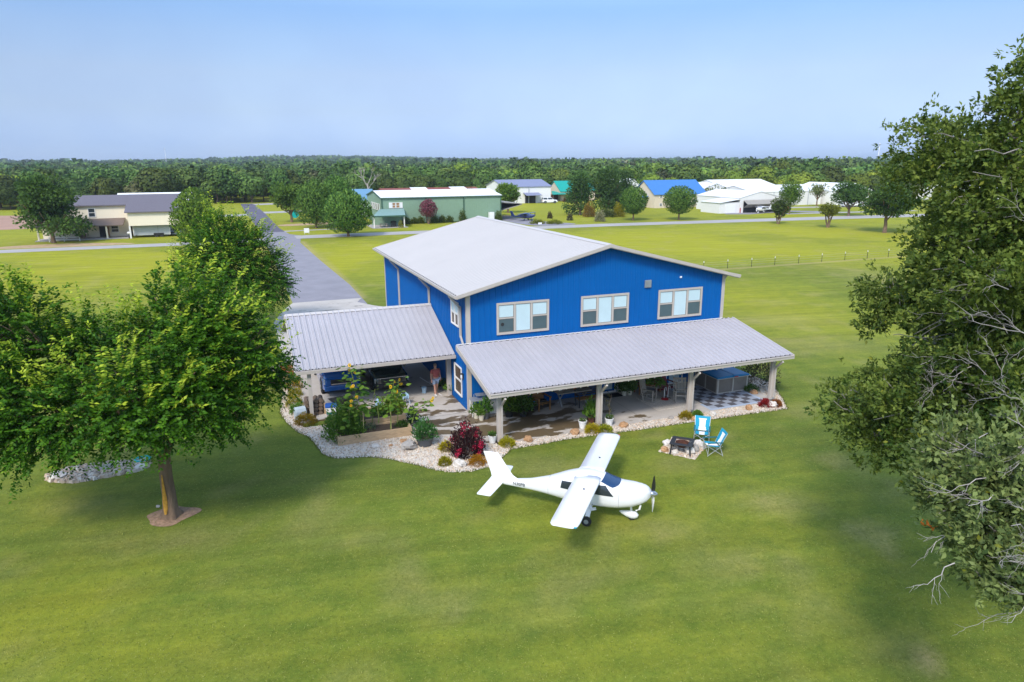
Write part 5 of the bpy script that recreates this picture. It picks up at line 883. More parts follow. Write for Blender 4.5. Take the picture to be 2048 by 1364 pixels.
h = thing('white_hangar','long white roofed shed behind the tan house','hangar'); gable(h,-31.5,124,-17.8,136,4.3,6.5,'x','white_wall','white_roof'); bx(h,'door','trailer',-22,123.9,0,-19,123.98,3.2)
# green hangar
h = thing('green_hangar','long sage green metal hangar with white roof and lean-to porch','hangar'); gable(h,17.8,112.3,43.95,128.3,5.35,6.45,'x','sage_wall','white_roof',.15)
for x in (17.8,27.05,35.3,43.75): bx(h,'downspout','sage_trim',x,112.12,.02,x+.2,112.28,5.3)
bx(h,'gutter','sage_trim',17.6,112.0,5.18,44.15,112.12,5.36); mb = MB(); [mb.box(17.8+i*.5,112.27,.05,17.84+i*.5,112.298,5.25) for i in range(1,52)]; mb.build('siding_rib','sage_wall',h); bx(h,'base_trim','sage_trim',17.8,112.24,0,43.9,112.268,.2)
mb = MB()
for s in (-1,1): mb.hexa([(17.58,120.3,6.35),(17.63,120.3,6.35),(17.63,120.3+s*8.2,5.2),(17.58,120.3+s*8.2,5.2)],[(17.58,120.3,6.6),(17.63,120.3,6.6),(17.63,120.3+s*8.2,5.45),(17.58,120.3+s*8.2,5.45)])
mb.build('rake_trim','sage_trim',h)
win(h,20.0,3.25,20.75,4.4,112.3,'white_trim','brown_wood'); win(h,20.8,3.25,21.6,4.4,112.3,'white_trim','brown_wood',0); bx(h,'shutter','white_trim',19.35,112.2,3.25,19.97,112.295,4.4); bx(h,'shutter','white_trim',21.65,112.2,3.25,22.2,112.295,4.4)
for y in (114.2,116.6,119.0,121.4): o = bx(h,'window','white_trim',17.70,y,2.7,17.797,y+1.7,4.1); bx(o,'pane','glass',17.66,y+.45,2.85,17.698,y+1.2,4.0)
MB().hexa([(14.4,103.5,2.25),(20.7,103.5,2.25),(22.4,112.0,3.0),(17.4,112.0,3.0)],[(14.4,103.5,2.4),(20.7,103.5,2.4),(22.4,112.0,3.15),(17.4,112.0,3.15)]).build('porch_roof','porch_sage',h); bx(h,'porch_fascia','sage_trim',14.4,103.36,2.15,20.7,103.48,2.42)
for x,y in ((14.6,103.8),(20.5,103.8)): bx(h,'porch_post','white_trim',x-.1,y-.1,0,x+.1,y+.1,2.2)
bx(h,'porch_floor','road_grey',14.3,103.6,0,21.2,112,.1); bx(h,'porch_wall','sage_wall',15.4,110.5,.1,21.4,110.6,2.7)
t = thing('picnic_bench','pale picnic table on the porch of the green hangar','table',(16.6,104.8,.1)); bx(t,'tabletop','grey_wood',-.8,-.35,.68,.8,.35,.74); [bx(t,'leg','grey_wood',x,-.3,0,x+.1,.3,.68) for x in (-.6,.5)]; [bx(t,'seat','grey_wood',-.8,y,.40,.8,y+.25,.45) for y in (-.75,.5)]
t = thing('barbecue','black barbecue on the porch of the green hangar','barbecue',(18.6,104.9,.1)); MB().ell((0,0,.95),(.6,.35,.28),10,8).build('lid','black_metal',t); bx(t,'stand','black_metal',-.5,-.25,0,.5,.25,.75)
leafy('yellow green potted shrub at the corner post of the green hangar porch',19.7,103.6,.1,.35,1.3,160,.25,*YG)
mb = MB(); mb.hexa([(44.0,113,3.7),(44.0,127,3.7),(49.2,127,3.35),(49.2,113,3.35)],[(44.0,113,3.95),(44.0,127,3.95),(49.2,127,3.45),(49.2,113,3.45)]); mb.hexa([(44.05,113,1.9),(44.05,127,1.9),(49.2,127,3.2),(49.2,113,3.2)],[(44.05,113,2.0),(44.05,127,2.0),(49.2,127,3.3),(49.2,113,3.3)]); mb.build('bifold_door','bifold',h); bx(h,'door_opening','dark',43.96,113.2,.05,44.0,127,4.6)
bx(h,'hangar_floor','plywood',44.2,122,.03,50.5,125,.06)
t = thing('propane_cabinet','white metal cabinet against the green hangar wall','cabinet',(41.4,111.6,0)); bx(t,'cabinet','white_paint',-.55,-.4,.1,.55,.4,1.9); bx(t,'base','road_grey',-.65,-.5,0,.65,.5,.1)
h = thing('rust_roof_barn','low barn with rust red roof and white skylights behind the green hangar','barn'); _,rr_ = gable(h,24.5,141,49.5,153,4.7,5.95,'x','white_wall','rust_roof'); 
for x in (32,42.4): MB().hexa([(x,144.5,5.60),(x+4.2,144.5,5.60),(x+4.2,147.2,6.12),(x,147.2,6.12)],[(x,144.5,5.66),(x+4.2,144.5,5.66),(x+4.2,147.2,6.18),(x,147.2,6.18)]).build('skylight','white_plastic',rr_)
h = thing('small_blue_shed','pale blue roofed shed between the round trees and green hangar','shed'); gable(h,14.5,134,20.5,142,4.0,6.2,'x','white_wall','sky_roof'); bx(h,'door','trailer',16,133.9,0,17,133.98,2.1)
airplane('navy_airplane','navy and white taildragger airplane beside the green hangar',(48.6,109.2,.02),R(-52),'navy',False)
# white hangar with slate roof, teal house
h = thing('slate_roof_hangar','white hangar with slate blue roof at the wood edge','hangar'); gable(h,66.5,170,82.2,186,5.0,6.9,'x','white_wall','slate_roof'); bx(h,'door','dark',73.5,169.9,0,77,169.98,2.6); MB().hexa([(72.8,167,2.4),(78,167,2.4),(78,169.95,3.1),(72.8,169.95,3.1)],[(72.8,167,2.5),(78,167,2.5),(78,169.95,3.2),(72.8,169.95,3.2)]).build('awning','slate_roof',h); bx(h,'downspout','trailer',74.6,169.8,0,74.8,169.95,4.9)
h = thing('teal_roof_house','cream house with bright teal metal roof and porch','house'); gable(h,88.5,176,101,186,3.2,6.2,'x','cream_wall','teal_roof')
MB().hexa([(84.6,174,2.2),(91.4,174,2.2),(91.4,181,2.9),(87.5,181,2.9)],[(84.6,174,2.35),(91.4,174,2.35),(91.4,181,3.05),(87.5,181,3.05)]).build('porch_roof','teal_roof',h); MB().hexa([(91.6,172,1.9),(96,172,1.9),(96,176,3.3),(91.6,176,3.3)],[(91.6,172,2.05),(96,172,2.05),(96,176,3.45),(91.6,176,3.45)]).build('porch_roof','teal_roof',h)
for x in (85,88,91): bx(h,'porch_post','old_wood',x,174.2,0,x+.2,174.4,2.2)
bx(h,'chimney','road_grey',96.5,176.8,4,97.4,177.6,7.2); bx(h,'porch_wall','rust',86,178,0,91,178.2,2.1); bx(h,'garden_wall','cream_wall',88,172.5,0,95,172.8,.6); win(h,93,.8,94.6,1.8,176)
vehicle('white_suv','white suv parked between the slate roof hangar and teal house','suv',(80.6,167.6,.02),R(-10),'car_white',4.8,1.9,1.75,'suv')
# cream house with bright blue roof
h = thing('blue_roof_house','cream house with bright blue metal roof behind round trees','house'); gable(h,96.0,132.6,112.6,143.6,3.75,7.2,'x','cream_wall','sky_blue_roof',.35)
MB().hexa([(92.6,135.5,2.1),(95.9,135.5,3.0),(95.9,139,3.0),(92.6,139,2.1)],[(92.6,135.5,2.25),(95.9,135.5,3.15),(95.9,139,3.15),(92.6,139,2.25)]).build('porch_roof','sky_blue_roof',h); bx(h,'porch_post','cream_wall',92.8,135.7,0,93.0,135.9,2.1)
for x,z in ((97.6,3.0),(97.6,.8),(103,.9)): win(h,x,z-.3,x+.9,z+.5,132.6)
win(h,108.5,.8,109.6,2,132.6)
_w,_r = gable(h,112.8,127.5,117.8,133.4,2.2,3.3,'y','cream_wall','sky_blue_roof',.2); bx(h,'bay_opening','dark',113.2,127.4,0,116.9,127.48,1.9); bx(h,'downspout','cream_wall',112.55,127.3,0,112.75,127.45,2.2)
vehicle('sedan','silver car under the lean-to of the blue roof house','car',(110.6,125.8,.02),R(160),'car_grey',4.5,1.8,1.45,'car')
h = thing('small_white_house','small white gabled house peeking behind the blue roof house','house'); gable(h,101,158,107.5,170,4.6,7.2,'y','white_wall','white_roof')
# white hangars
h = thing('lean_to_hangar','white hangar with open bifold door and lean-to','hangar'); gable(h,104.9,108.6,117.3,126,3.55,5.0,'y','white_wall','white_roof',.12); mb = MB(); mb.box(99.0,108.7,0,104.85,116,2.55); mb.build('annex','white_wall',h); MB().hexa([(98.8,108.4,2.5),(104.85,108.4,3.25),(104.85,116,3.25),(98.8,116,2.5)],[(98.8,108.4,2.62),(104.85,108.4,3.37),(104.85,116,3.37),(98.8,116,2.62)]).build('annex_roof','white_roof',h); bx(h,'garage_door','white_paint',100.8,108.6,.05,103.6,108.68,2.1)
bx(h,'door_opening','dark',106,108.5,.05,116.2,108.58,2.75); MB().hexa([(105.9,106.9,2.05),(116.3,106.9,2.05),(116.3,108.45,2.95),(105.9,108.45,2.95)],[(105.9,106.9,2.15),(116.3,106.9,2.15),(116.3,108.45,3.05),(105.9,108.45,3.05)]).hexa([(105.9,107,2.04),(116.3,107,2.04),(116.3,108.3,1.25),(105.9,108.3,1.25)],[(105.9,106.9,2.04),(116.3,106.9,2.04),(116.3,108.2,1.25),(105.9,108.2,1.25)]).build('bifold_door',['bifold'],h)
bx(h,'corner_trim','red',105.0,108.45,0,105.2,108.58,1.2)
airplane('white_airplane','white airplane nosing out below the open bifold door',(109.5,106.0,.02),R(-165),'white_paint',False)
t = thing('fuel_tank','round red fuel tank beside the bifold hangar','tank',(118.3,107.3,.0)); MB().ell((0,0,.75),(.75,.6,.55),12,10).build('tank','red',t,smooth=True); [bx(t,'leg','black_metal',x,-.3,0,x+.1,.3,.35) for x in (-.45,.4)]
h = thing('white_hangar','long white hangar with twin gabled roof beyond the bifold hangar','hangar'); gable(h,124,127.1,149,143,3.9,5.4,'x','white_wall','white_roof',.12); win(h,139.2,2.4,141.2,3.0,127.1,'trailer'); [bx(h,'downspout','trailer',x,126.95,0,x+.15,127.08,3.8) for x in (131.5,137,144)]
h = thing('white_hangar','white hangar with a small lean-to at the pickup end of the row','hangar'); gable(h,150.0,122.6,163.5,140,3.9,5.9,'y','white_wall','white_roof',.12); [win(h,x,2.5,x+.9,3.1,122.6,'trailer') for x in (155.8,157.2)]; bx(h,'awning','cream_wall',161.5,120.5,1.7,165,122.55,1.85)
h = thing('white_hangar','white hangar with gable facing the camera behind the bifold hangar','hangar'); gable(h,116.5,141,128.5,158,3.9,6.0,'y','white_wall','white_roof',.15)
h = thing('white_hangar','farthest white hangar peeking above a hedge behind the others','hangar'); gable(h,131,148,152,166,4.4,6.5,'x','white_wall','white_roof',.15)
h = thing('white_hangar','white flat roofed shed half seen through the oak branches','hangar'); gable(h,196,118,214,134,3.6,4.8,'x','white_wall','white_roof',.15)
h = thing('white_hangar','low white shed beyond the field glimpsed between oak leaves','hangar'); gable(h,176,78,200,90,2.6,3.4,'x','white_wall','white_roof',.15)
vehicle('white_pickup','white pickup parked before the last white hangar','pickup',(148.2,115.2,.02),R(165),'car_white',5.6,2.0,1.85,'pickup'); vehicle('white_van','second white vehicle partly behind the big round tree','pickup',(154.2,113.4,.02),R(160),'car_white',5.6,2.0,1.85,'pickup')
# small roadside things
t = thing('yard_sign','blank white sign board on the grass by the road junction','sign',(1.4,97.5,0)); bx(t,'board','white_paint',-.45,-.02,.3,.45,.02,1.1); [bx(t,'post','white_paint',x,.022,0,x+.05,.06,1.0) for x in (-.4,.35)]
t = thing('round_board','round turquoise board on short legs beside the side track','sign',(2.4,134,0)); o = MB().lathe([(.02,-.04),(.85,-.04),(.85,.04),(.02,.04)],20).build('board','turq',t); o.location = (0,0,1.15); o.rotation_euler = (R(90),0,0); [bx(t,'leg','rust',x,.05,0,x+.08,.12,.7) for x in (-.4,.35)]
def tower(label, u, v, d, h, r): q = CAM+(lambda e: e/np.hypot(e[0],e[1]))(ray(u,v))*d; t = thing('radio_tower', label, 'tower', (q[0],q[1],0)); MB().tube([(0,0,0),(0,0,h)],[r,r*.5],6).build('mast','white_paint',t); MB().lathe([(r*1.6,h*.93),(r*1.6,h*.96)],8).build('antenna','trailer',t)
tower('thin white tower on the skyline above the oak side woods',1757,310,1500,44,1.5); tower('thin grey mast on the skyline above the tan house',331,312,1300,38,.5)
t = thing('verge_marker','small white marker board on the cross road verge','sign',(46.6,97.2,0)); bx(t,'board','white_paint',-.4,-.02,.2,.4,.02,.55); bx(t,'post','steel',-.03,.022,0,.03,.06,.5)
# ================================================================== TREES
def limb(mb, a, b, r0, r1, sag=.0, n=7, k=6, wob=.06, mi=0):
    a = Vector(a); b = Vector(b); ln = (b-a).length; pts = []
    for i in range(k+1):
        q = i/k; p = a.lerp(b,q); p.z += sag*ln*math.sin(q*math.pi)*(1 if sag else 0)
        if 0 < i < k: p += Vector((random.gauss(0,1),random.gauss(0,1),random.gauss(0,1)))*wob*ln/k
        pts.append(p)
    mb.tube(pts,[r0+(r1-r0)*(i/k)**.8 for i in range(k+1)],n,mi); return pts
# ---- the elm on the lawn
def elm(name, label, base, blobs, trunk_h, tr, nshoot, nlong, H, group=None, lichen=False, leafn=22, scale=1., cats='tree', bare=0):
    """blobs: crown masses in the tree's own frame (x right of camera, y away, z)"""
    t = thing(name, label, cats, (base[0],base[1],0), 0, group); ca, sa = math.cos(-YAW), math.sin(-YAW)
    BL = [(np.array((x*ca-y*sa, x*sa+y*ca, z)), r) for x,y,z,r in blobs]; C0 = np.mean([c for c,_ in BL],0)
    mb = MB(); pts = [(0,0,-.05),(.0,.0,.25),(.02,.02,.8),(.0,.04,1.5),(.04,.03,trunk_h)]; rr = [tr*1.75,tr*1.18,tr*1.0,tr*.92,tr*.86]; k = 16; vs = []
    for i,(p,r) in enumerate(zip(pts,rr)):
        for j in range(k):
            a = 2*math.pi*j/k; q = r*(1+.10*math.sin(a*5+i*.4)+.05*math.sin(a*9)+(.22*math.sin(a*4+.7) if i == 0 else 0)); vs.append((p[0]+q*math.cos(a),p[1]+q*math.sin(a),p[2]))
    mb.add(vs,[(i*k+j,i*k+(j+1)%k,(i+1)*k+(j+1)%k,(i+1)*k+j) for i in range(len(pts)-1) for j in range(k)])
    top = Vector(pts[-1]); dirs = []
    forks = [top+Vector((math.cos(a)*.9,math.sin(a)*.9,1.3)) for a in (.4,1.9,3.2,4.6)]+[top+Vector((0,0,1.6))]
    for f in forks: limb(mb, top-Vector((0,0,.25)), f, tr*.55, tr*.34, n=8, k=4)
    for c,r in BL:
        f = min(forks, key=lambda q:(q-Vector(c)).length); limb(mb, f, c, tr*.30, tr*.09, -.06, 6, 6, .12)
        for _ in range(5):
            e = c+rvec(1)[0]*r*.8; limb(mb, c-(c-np.array(f))*.25, e, tr*.09, .012, 0, 5, 4, .1)
    mb.build('trunk','bark',t,smooth=True)
    if lichen:
        lb = MB(); a0 = -2.0
        rows = []
        for z,wd in ((.22,.10),(.4,.2),(.7,.26),(1.0,.2),(1.4,.12),(1.7,.05)):
            r = np.interp(z,[0,.25,.8,1.5,2.2],rr)*1.0; rows.append([( (r*(1+.10*math.sin(a*5+z*.7)+.05*math.sin(a*9))+.012)*math.cos(a),(r*(1+.10*math.sin(a*5+z*.7)+.05*math.sin(a*9))+.012)*math.sin(a),z) for a in np.linspace(a0-wd*1.3,a0+wd*1.3,5)])
        lb.add([p for q in rows for p in q],[(i*5+j,i*5+j+1,(i+1)*5+j+1,(i+1)*5+j) for i in range(len(rows)-1) for j in range(4)]); lb.build('lichen','lichen',t,smooth=True)
    w_ = np.array([r**2.2 for _,r in BL]); w_ /= w_.sum(); ix = rng.choice(len(BL),nshoot,p=w_); c = np.array([b for b,_ in BL])[ix]; r = np.array([b for _,b in BL])[ix][:,None]
    d = rvec(nshoot); s0 = c+d*r*(.35+.62*rng.random((nshoot,1))); out = unit(unit(s0-C0)*.8+d*.7+np.array([0,0,.3])+rvec(nshoot)*.75); ln = (.45+.6*rng.random(nshoot))*scale
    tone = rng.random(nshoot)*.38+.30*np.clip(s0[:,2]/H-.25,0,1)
    if nlong:                                            # long arching leaders from the upper crown
        hi = [i for i,(b,_) in enumerate(BL) if b[2] > H*.52]; i2 = rng.choice(hi,nlong); d2 = unit(rvec(nlong)+np.array([0,0,1.1])); c2 = np.array([BL[i][0]+d2[k_]*BL[i][1]*.8 for k_,i in enumerate(i2)])
        o2 = unit(unit(c2-C0-np.array([0,0,-2]))*1.0+np.array([0,0,.55])+rvec(nlong)*.35); s0 = np.concatenate([s0,c2]); out = np.concatenate([out,o2]); ln = np.concatenate([ln,(1.0+1.1*rng.random(nlong))*scale]); tone = np.concatenate([tone,.65+.5*rng.random(nlong)])
    n = len(s0); q = np.linspace(.06,1,leafn)[None,:,None]; L_ = ln[:,None,None]; P = s0[:,None]+out[:,None]*L_*q+np.array([0,0,-1])*L_*.22*q**2.2
    sidev = unit(np.cross(out,np.array([[0,0,1.]])+.3*rvec(n))); alt = np.where(np.arange(leafn)%2,1.,-1.)[None,:,None]; D = sidev[:,None]*alt+out[:,None]*.55+np.array([0,0,-.25])+.3*rng.normal(size=(n,leafn,3)); Nn = np.array([0,0,.8])+.75*rng.normal(size=(n,leafn,3))+out[:,None]*.4
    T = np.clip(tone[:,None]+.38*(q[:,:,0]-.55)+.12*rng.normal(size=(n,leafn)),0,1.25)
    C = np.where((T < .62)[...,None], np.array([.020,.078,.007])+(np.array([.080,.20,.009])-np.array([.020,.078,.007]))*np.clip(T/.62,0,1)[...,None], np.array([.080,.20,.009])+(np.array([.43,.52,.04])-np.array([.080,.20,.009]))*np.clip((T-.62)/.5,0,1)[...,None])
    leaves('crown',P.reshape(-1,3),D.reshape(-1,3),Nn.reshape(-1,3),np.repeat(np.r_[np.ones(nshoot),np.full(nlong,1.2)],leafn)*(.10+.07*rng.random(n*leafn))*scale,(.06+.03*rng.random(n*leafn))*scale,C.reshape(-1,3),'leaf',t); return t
elm('elm_tree','big elm with bright green shoots and orange lichen on its trunk',TB,[(-5.4,0,7.2,1.3),(-3.9,-.2,7.1,1.3),(-6.4,.3,6.2,1.2),(-2.6,.3,6.2,1.1),(-5.6,-1,5.4,1.4),(-3.7,-1.8,5.2,1.5),(-4.6,1.5,5.4,1.5),(-2.4,-2.2,4.5,1.2),(-2.1,.4,5.4,1.2),(-4.3,-2.0,4.4,1.1),(-6.4,.5,4.6,1.2),(-3.2,1.8,4.2,1.2),(-1.5,-2.0,4.9,1.1),(-5.4,-.6,4.3,1.0),
  (1.2,.2,7.5,1.3),(2.6,0,7.2,1.2),(.4,.8,6.4,1.3),(2.0,-1.1,6.1,1.3),(3.3,-.3,6.4,1.1),(3.5,.5,5.3,.9),(.4,-1.8,5.2,1.3),(2.1,-1.7,4.9,1.1),(2.9,-.5,4.7,.9),(1.3,1.8,5.4,1.3),(2.6,1.5,5.0,1.1),(-.7,1.9,5.1,1.3),(1.1,-2.0,4.3,.9),(-.5,-2.1,4.3,.9),(2.0,.2,3.8,.8),(-.8,0,6.2,1.0),(-.2,.2,4.4,1.0),(1.2,1.1,3.7,.8),(-1.4,1.4,3.8,.9),(-2.6,-1.2,3.6,.7),(-3.4,-2.2,3.5,.6)], 2.5,.225,5600,420,8.2,None,True)
elm('elm_tree','second elm standing behind the first beside the asphalt road',(-11.2,23.2),[(-.2,0,7.7,1.1),(1.3,.3,6.9,1.4),(-1.5,.2,6.2,1.3),(2.6,0,5.9,1.5),(-2.4,0,4.7,1.3),(.4,-1.3,6.3,1.6),(1.6,-1.4,4.8,1.5),(-.8,-1.4,4.6,1.5),(3.3,.2,4.6,1.3),(.2,.9,5.2,1.5),(3.8,-.6,3.5,1.1),(2.8,-1.4,3.3,1.2)],1.9,.22,2600,150,8.4,None,False,20,1.15)
# ---- the oak overhanging the frame
def oak():
    base = CAM[:2]+np.array([_fw[0],_fw[1]])/np.hypot(_fw[0],_fw[1])*17+_rt[:2]*16.2; t = thing('oak_tree','huge old oak with grey dead twigs overhanging the lawn','tree',(base[0],base[1],0)); b3 = np.array([base[0],base[1],0])
    mb = MB(); tp = [(0,0,-.1),(0,0,.4),(.1,0,2),(0,.15,4.5),(-.1,.1,7.5),(-.2,.2,10.5),(-.2,.3,13),(-.3,.3,15)]; mb.tube(tp,[.85,.55,.48,.42,.34,.26,.18,.08],12)
    hub = np.array(tp[2:]); B = []
    for u,v,d,r in [(1860,300,21,1.0),(1930,300,20,1.1),(2048,235,19,1.0),(2068,165,19,.85),(1985,380,19,1.3),(2090,330,18,1.5),(1838,345,22,.75),(1905,480,20,.85),(1990,500,19,1.4),(2090,480,18,1.5),(1870,555,20,.9),(1805,600,20.5,.75),(1768,575,21,.6),(1765,640,21,.5),(1930,610,19,1.35),(2050,640,18,1.5),(1850,690,20,.75),(1990,740,18,1.4),
      (1700,795,21,.7),(1725,830,20,.9),(1785,800,20,1.1),(1860,820,19,1.3),(1940,850,18.5,1.3),(2040,830,17,1.3),(1760,880,19.5,.65),(1885,925,15,.6),(1945,905,15,.75),(2030,930,14.5,1.0),(1975,1000,14.5,.8),(2050,1060,14,.9),(1950,1060,14.2,.5),(2010,1120,14,.55),(2070,1180,13.5,.5),(1905,1005,14.6,.42),(1872,960,15,.4),(1990,1085,14,.6),(2035,1165,13.6,.5),(1965,1140,13.8,.35),(1925,955,15,.5),(2000,960,14.6,.6),(1900,430,20.5,.6),(1950,540,18.5,.9),(1900,760,18.5,.8),(1960,930,16,.9),(2020,560,17,1.1),(2030,420,18,1.1),(2020,290,18.5,.9),
      (2210,380,19,1.9),(2240,520,18.5,2.0),(2280,750,19,2.0),(2200,650,20,2.0),(2180,880,18,1.7),(2300,300,21,2.0),(2400,450,20,2.2),(2350,620,23,2.4),(2200,420,23,2.2)]: B.append((RP(u,v,d)-b3,r))
    for c,r in B:
        h = hub[np.argmin(np.abs(hub[:,2]-max(2.5,c[2]*.82-.3)))]; limb(mb,h,c,.055+.035*r,.03,.05,7,8,.16)
        for _ in range(int(3+4*r)):
            e = c+rvec(1)[0]*r*np.array([1,1,.8]); limb(mb,c+rng.normal(size=3)*.15*r,e,.022,.007,0,4,4,.15)
    mb.build('trunk','bark_grey',t)
    def spur(a, d, ln, r, lev, bt):                      # bare dead spurs
        d = Vector(d).normalized(); e = Vector(a)+d*ln; pts = limb(bt,a,e,r,r*.45,0,4,4,.14)
        if lev:
            for k in range(3 if lev > 1 else 4):
                q = pts[random.randint(1,4)]; spur(q,d+Vector(rvec(1)[0])*.75,ln*(.42+.25*random.random()),r*.5,lev-1,bt)
    for u,v,d,n_ in ((1900,780,17.5,3),(1960,760,17,4),(2030,700,16.5,4),(2010,600,16.5,3),(1990,860,15.5,4),(1935,990,14.6,1),(1930,1030,14.5,1),(1940,980,14.3,3),(2020,1010,13.8,4),(1960,1120,13.8,3),(2030,1150,13.5,3),(2040,880,15,4),(1930,700,18,3),(1880,640,19,2),(2040,800,15.5,4),(2025,470,17.3,3)):
        a = RP(u,v,d)-b3
        for _ in range(n_): bt = MB(); spur(a+rng.normal(size=3)*.4-np.array([_fw[0],_fw[1],0])*.5,(-_rt*.8+_up*.25*random.gauss(0,1)-np.array([0,0,.1])+rng.normal(size=3)*.5),.5+.4*random.random(),.0105,2,bt); bt.build('dead_twig','deadwood',t)
    P=[];D=[];C=[]
    for c,r in B:
        off = (np.dot(c+b3-CAM,_R)/np.dot(c+b3-CAM,_fw))*F_PX+1024 > 2110; m_ = int((100 if off else 235)*r**2.1)+25; kk = int(9+7*r); sc_ = c+rvec(kk)*r*(.45+.6*rng.random((kk,1)))*np.array([1,1,.85])
        tips = sc_[rng.integers(0,kk,m_)]+rng.normal(size=(m_,3))*(.13+.11*r)*np.array([1,1,.8]); od = unit(unit(tips-c)+rvec(m_)*.6+np.array([0,0,.25])); k = 12; tn = rng.random(m_)*.75+.25*rng.random()
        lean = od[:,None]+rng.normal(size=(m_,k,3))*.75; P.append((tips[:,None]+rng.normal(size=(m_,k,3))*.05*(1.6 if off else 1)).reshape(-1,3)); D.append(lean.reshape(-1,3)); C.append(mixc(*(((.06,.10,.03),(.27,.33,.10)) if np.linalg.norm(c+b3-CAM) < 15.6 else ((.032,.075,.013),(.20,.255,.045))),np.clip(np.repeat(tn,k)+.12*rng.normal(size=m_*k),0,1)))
    P=np.concatenate(P);D=np.concatenate(D);C=np.concatenate(C); n=len(P); bl=rng.random(n) < .012; C[bl]=(.22,.24,.03)
    dd=np.linalg.norm(P+b3-CAM,axis=1); l=.085+.06*rng.random(n)
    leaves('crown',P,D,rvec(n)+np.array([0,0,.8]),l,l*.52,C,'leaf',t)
    q = RP(1858,1052,14.4)-b3; leaves('dead_leaf',q+rng.normal(size=(9,3))*.06,rvec(9),rvec(9),.13,.06,np.tile((.42,.13,.02),(9,1)),'leaf_soft',t); return t
oak()
# ---- trees further out
def far_tree(name, label, x, y, h, w_, ca, cb, shape='ball', group=None, n=2600, l=.42, trunk=.18, lean=0, gap=.0, mul=1, seeds=None, parts=True, mt='leaf_tree'):
    t = thing(name, label, 'tree', (x,y,0), random.random()*6, group); r = w_/2; th = h*trunk
    mb = MB(); tr = max(.10,w_*.028)
    for k in range(mul):
        a = 6.28*k/max(1,mul); o = (0 if mul == 1 else .35); limb(mb,(o*math.cos(a)*.4,o*math.sin(a)*.4,-.05),(o*math.cos(a)*2.2,o*math.sin(a)*2.2,th*1.6+.4),tr*1.2,tr*.6,0,8,5,.05)
    for k in range(9): a = 6.28*k/9+random.random(); limb(mb,(0,0,th*(.9+.5*random.random())),(r*.65*math.cos(a),r*.65*math.sin(a),th+(h-th)*(.3+.4*random.random())),tr*.45,tr*.12,.05,5,5,.1)
    mb.build('trunk','bark',t); P=[];D=[];C=[]; hc=(h-th)/2; cz=th+hc
    if shape in ('ball','egg'):
        d = rvec(n); q = .80+.22*rng.random(n)**.5; lump = 1+.06*np.sin(d[:,0]*6+1)*np.sin(d[:,1]*7)+.05*np.sin(d[:,2]*9+d[:,0]*5); q[rng.random(n) < .25] *= .8
        P = d*np.array([r,r,hc])*(q*lump)[:,None]
        if shape == 'egg': P[:,:2] *= (1-.22*(P[:,2:3]/hc))
        D = unit(np.cross(d,rvec(n))*.8+np.array([0,0,.75])+d*.3); P[:,2] += cz; tn = rng.random(n); Nn = d+rvec(n)*.35
    else:
        K = {'open':26,'pine':30,'airy':22}[shape]; cs = rvec(K)*(.35+.6*rng.random((K,1))); 
        if shape == 'pine': zz = rng.random(K)*2-1; rr_ = (1-.55*(zz+1)/2)*(.5+.5*rng.random(K)); aa = rng.random(K)*6.28; cs = np.c_[rr_*np.cos(aa),rr_*np.sin(aa),zz*1.32]
        rb = (.30+.16*rng.random(K))*(.75 if shape == 'airy' else 1); ix = rng.integers(0,K,n); d = rvec(n); P = (cs[ix]*(1-rb[ix])[:,None]*1.05+d*(rb[ix]*(.55+.5*rng.random(n)))[:,None]*np.array([1,1,.75]))*np.array([r,r,hc]); P[:,2] += cz
        D = unit(d+rvec(n)*.7+np.array([0,0,.2])); tn = np.clip(.55*rng.random(n)+.45*rng.random(K)[ix],0,1); Nn = d+rvec(n)*.6
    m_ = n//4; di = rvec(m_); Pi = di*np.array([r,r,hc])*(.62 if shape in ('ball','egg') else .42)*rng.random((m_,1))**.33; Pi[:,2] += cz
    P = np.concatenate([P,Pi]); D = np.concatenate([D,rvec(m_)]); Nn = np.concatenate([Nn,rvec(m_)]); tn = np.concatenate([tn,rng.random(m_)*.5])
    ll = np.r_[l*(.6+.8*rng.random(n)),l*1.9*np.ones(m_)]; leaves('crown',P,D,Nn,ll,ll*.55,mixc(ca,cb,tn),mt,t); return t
DG=((.025,.07,.014),(.10,.18,.03)); MG=((.045,.11,.014),(.17,.26,.03)); PG=((.028,.09,.016),(.16,.28,.045)); YGt=((.09,.14,.01),(.24,.29,.03))
far_tree('shade_tree','dark spreading tree in front of the tan house porch',-37.8,99.8,10.2,12.2,*DG,'pine',None,6500,.5,.12)
rp = 'rounded trees beside the green hangar'
far_tree('pear_tree','dense round tree nearest the cross road by the green hangar',7.7,88.9+2,7.6,8.3,*PG,'egg',rp,5200,.42,.07); far_tree('pear_tree','tall oval tree behind the roadside round one',4.4,110,8.9,7.6,*PG,'egg',rp,4200,.42,.06); far_tree('pear_tree','second tall oval tree close to the small blue shed',8.9,112,9.6,7.4,*PG,'egg',rp,4200,.42,.06); far_tree('shade_tree','loose dark green tree left of the oval ones by the dirt track',1.0,126,9.4,10,*MG,'open',rp,4600,.5,.16)
rb_='clipped ball trees before the blue roof house'
far_tree('ball_tree','lollipop tree overlapping the blue roof house gable end',69.6,99.7,6.9,5.8,*PG,'ball',rb_,4200,.33,.18); far_tree('ball_tree','wider lollipop tree before the long side of the blue roof house',79.2,96.7,7.0,6.9,*PG,'ball',rb_,4600,.34,.17)
far_tree('crape_myrtle','pink flowering crape myrtle before the green hangar wall',26.9,109.5,4.9,3.7,(.10,.035,.035),(.36,.11,.14),'egg',None,2000,.26,.28,mul=3)
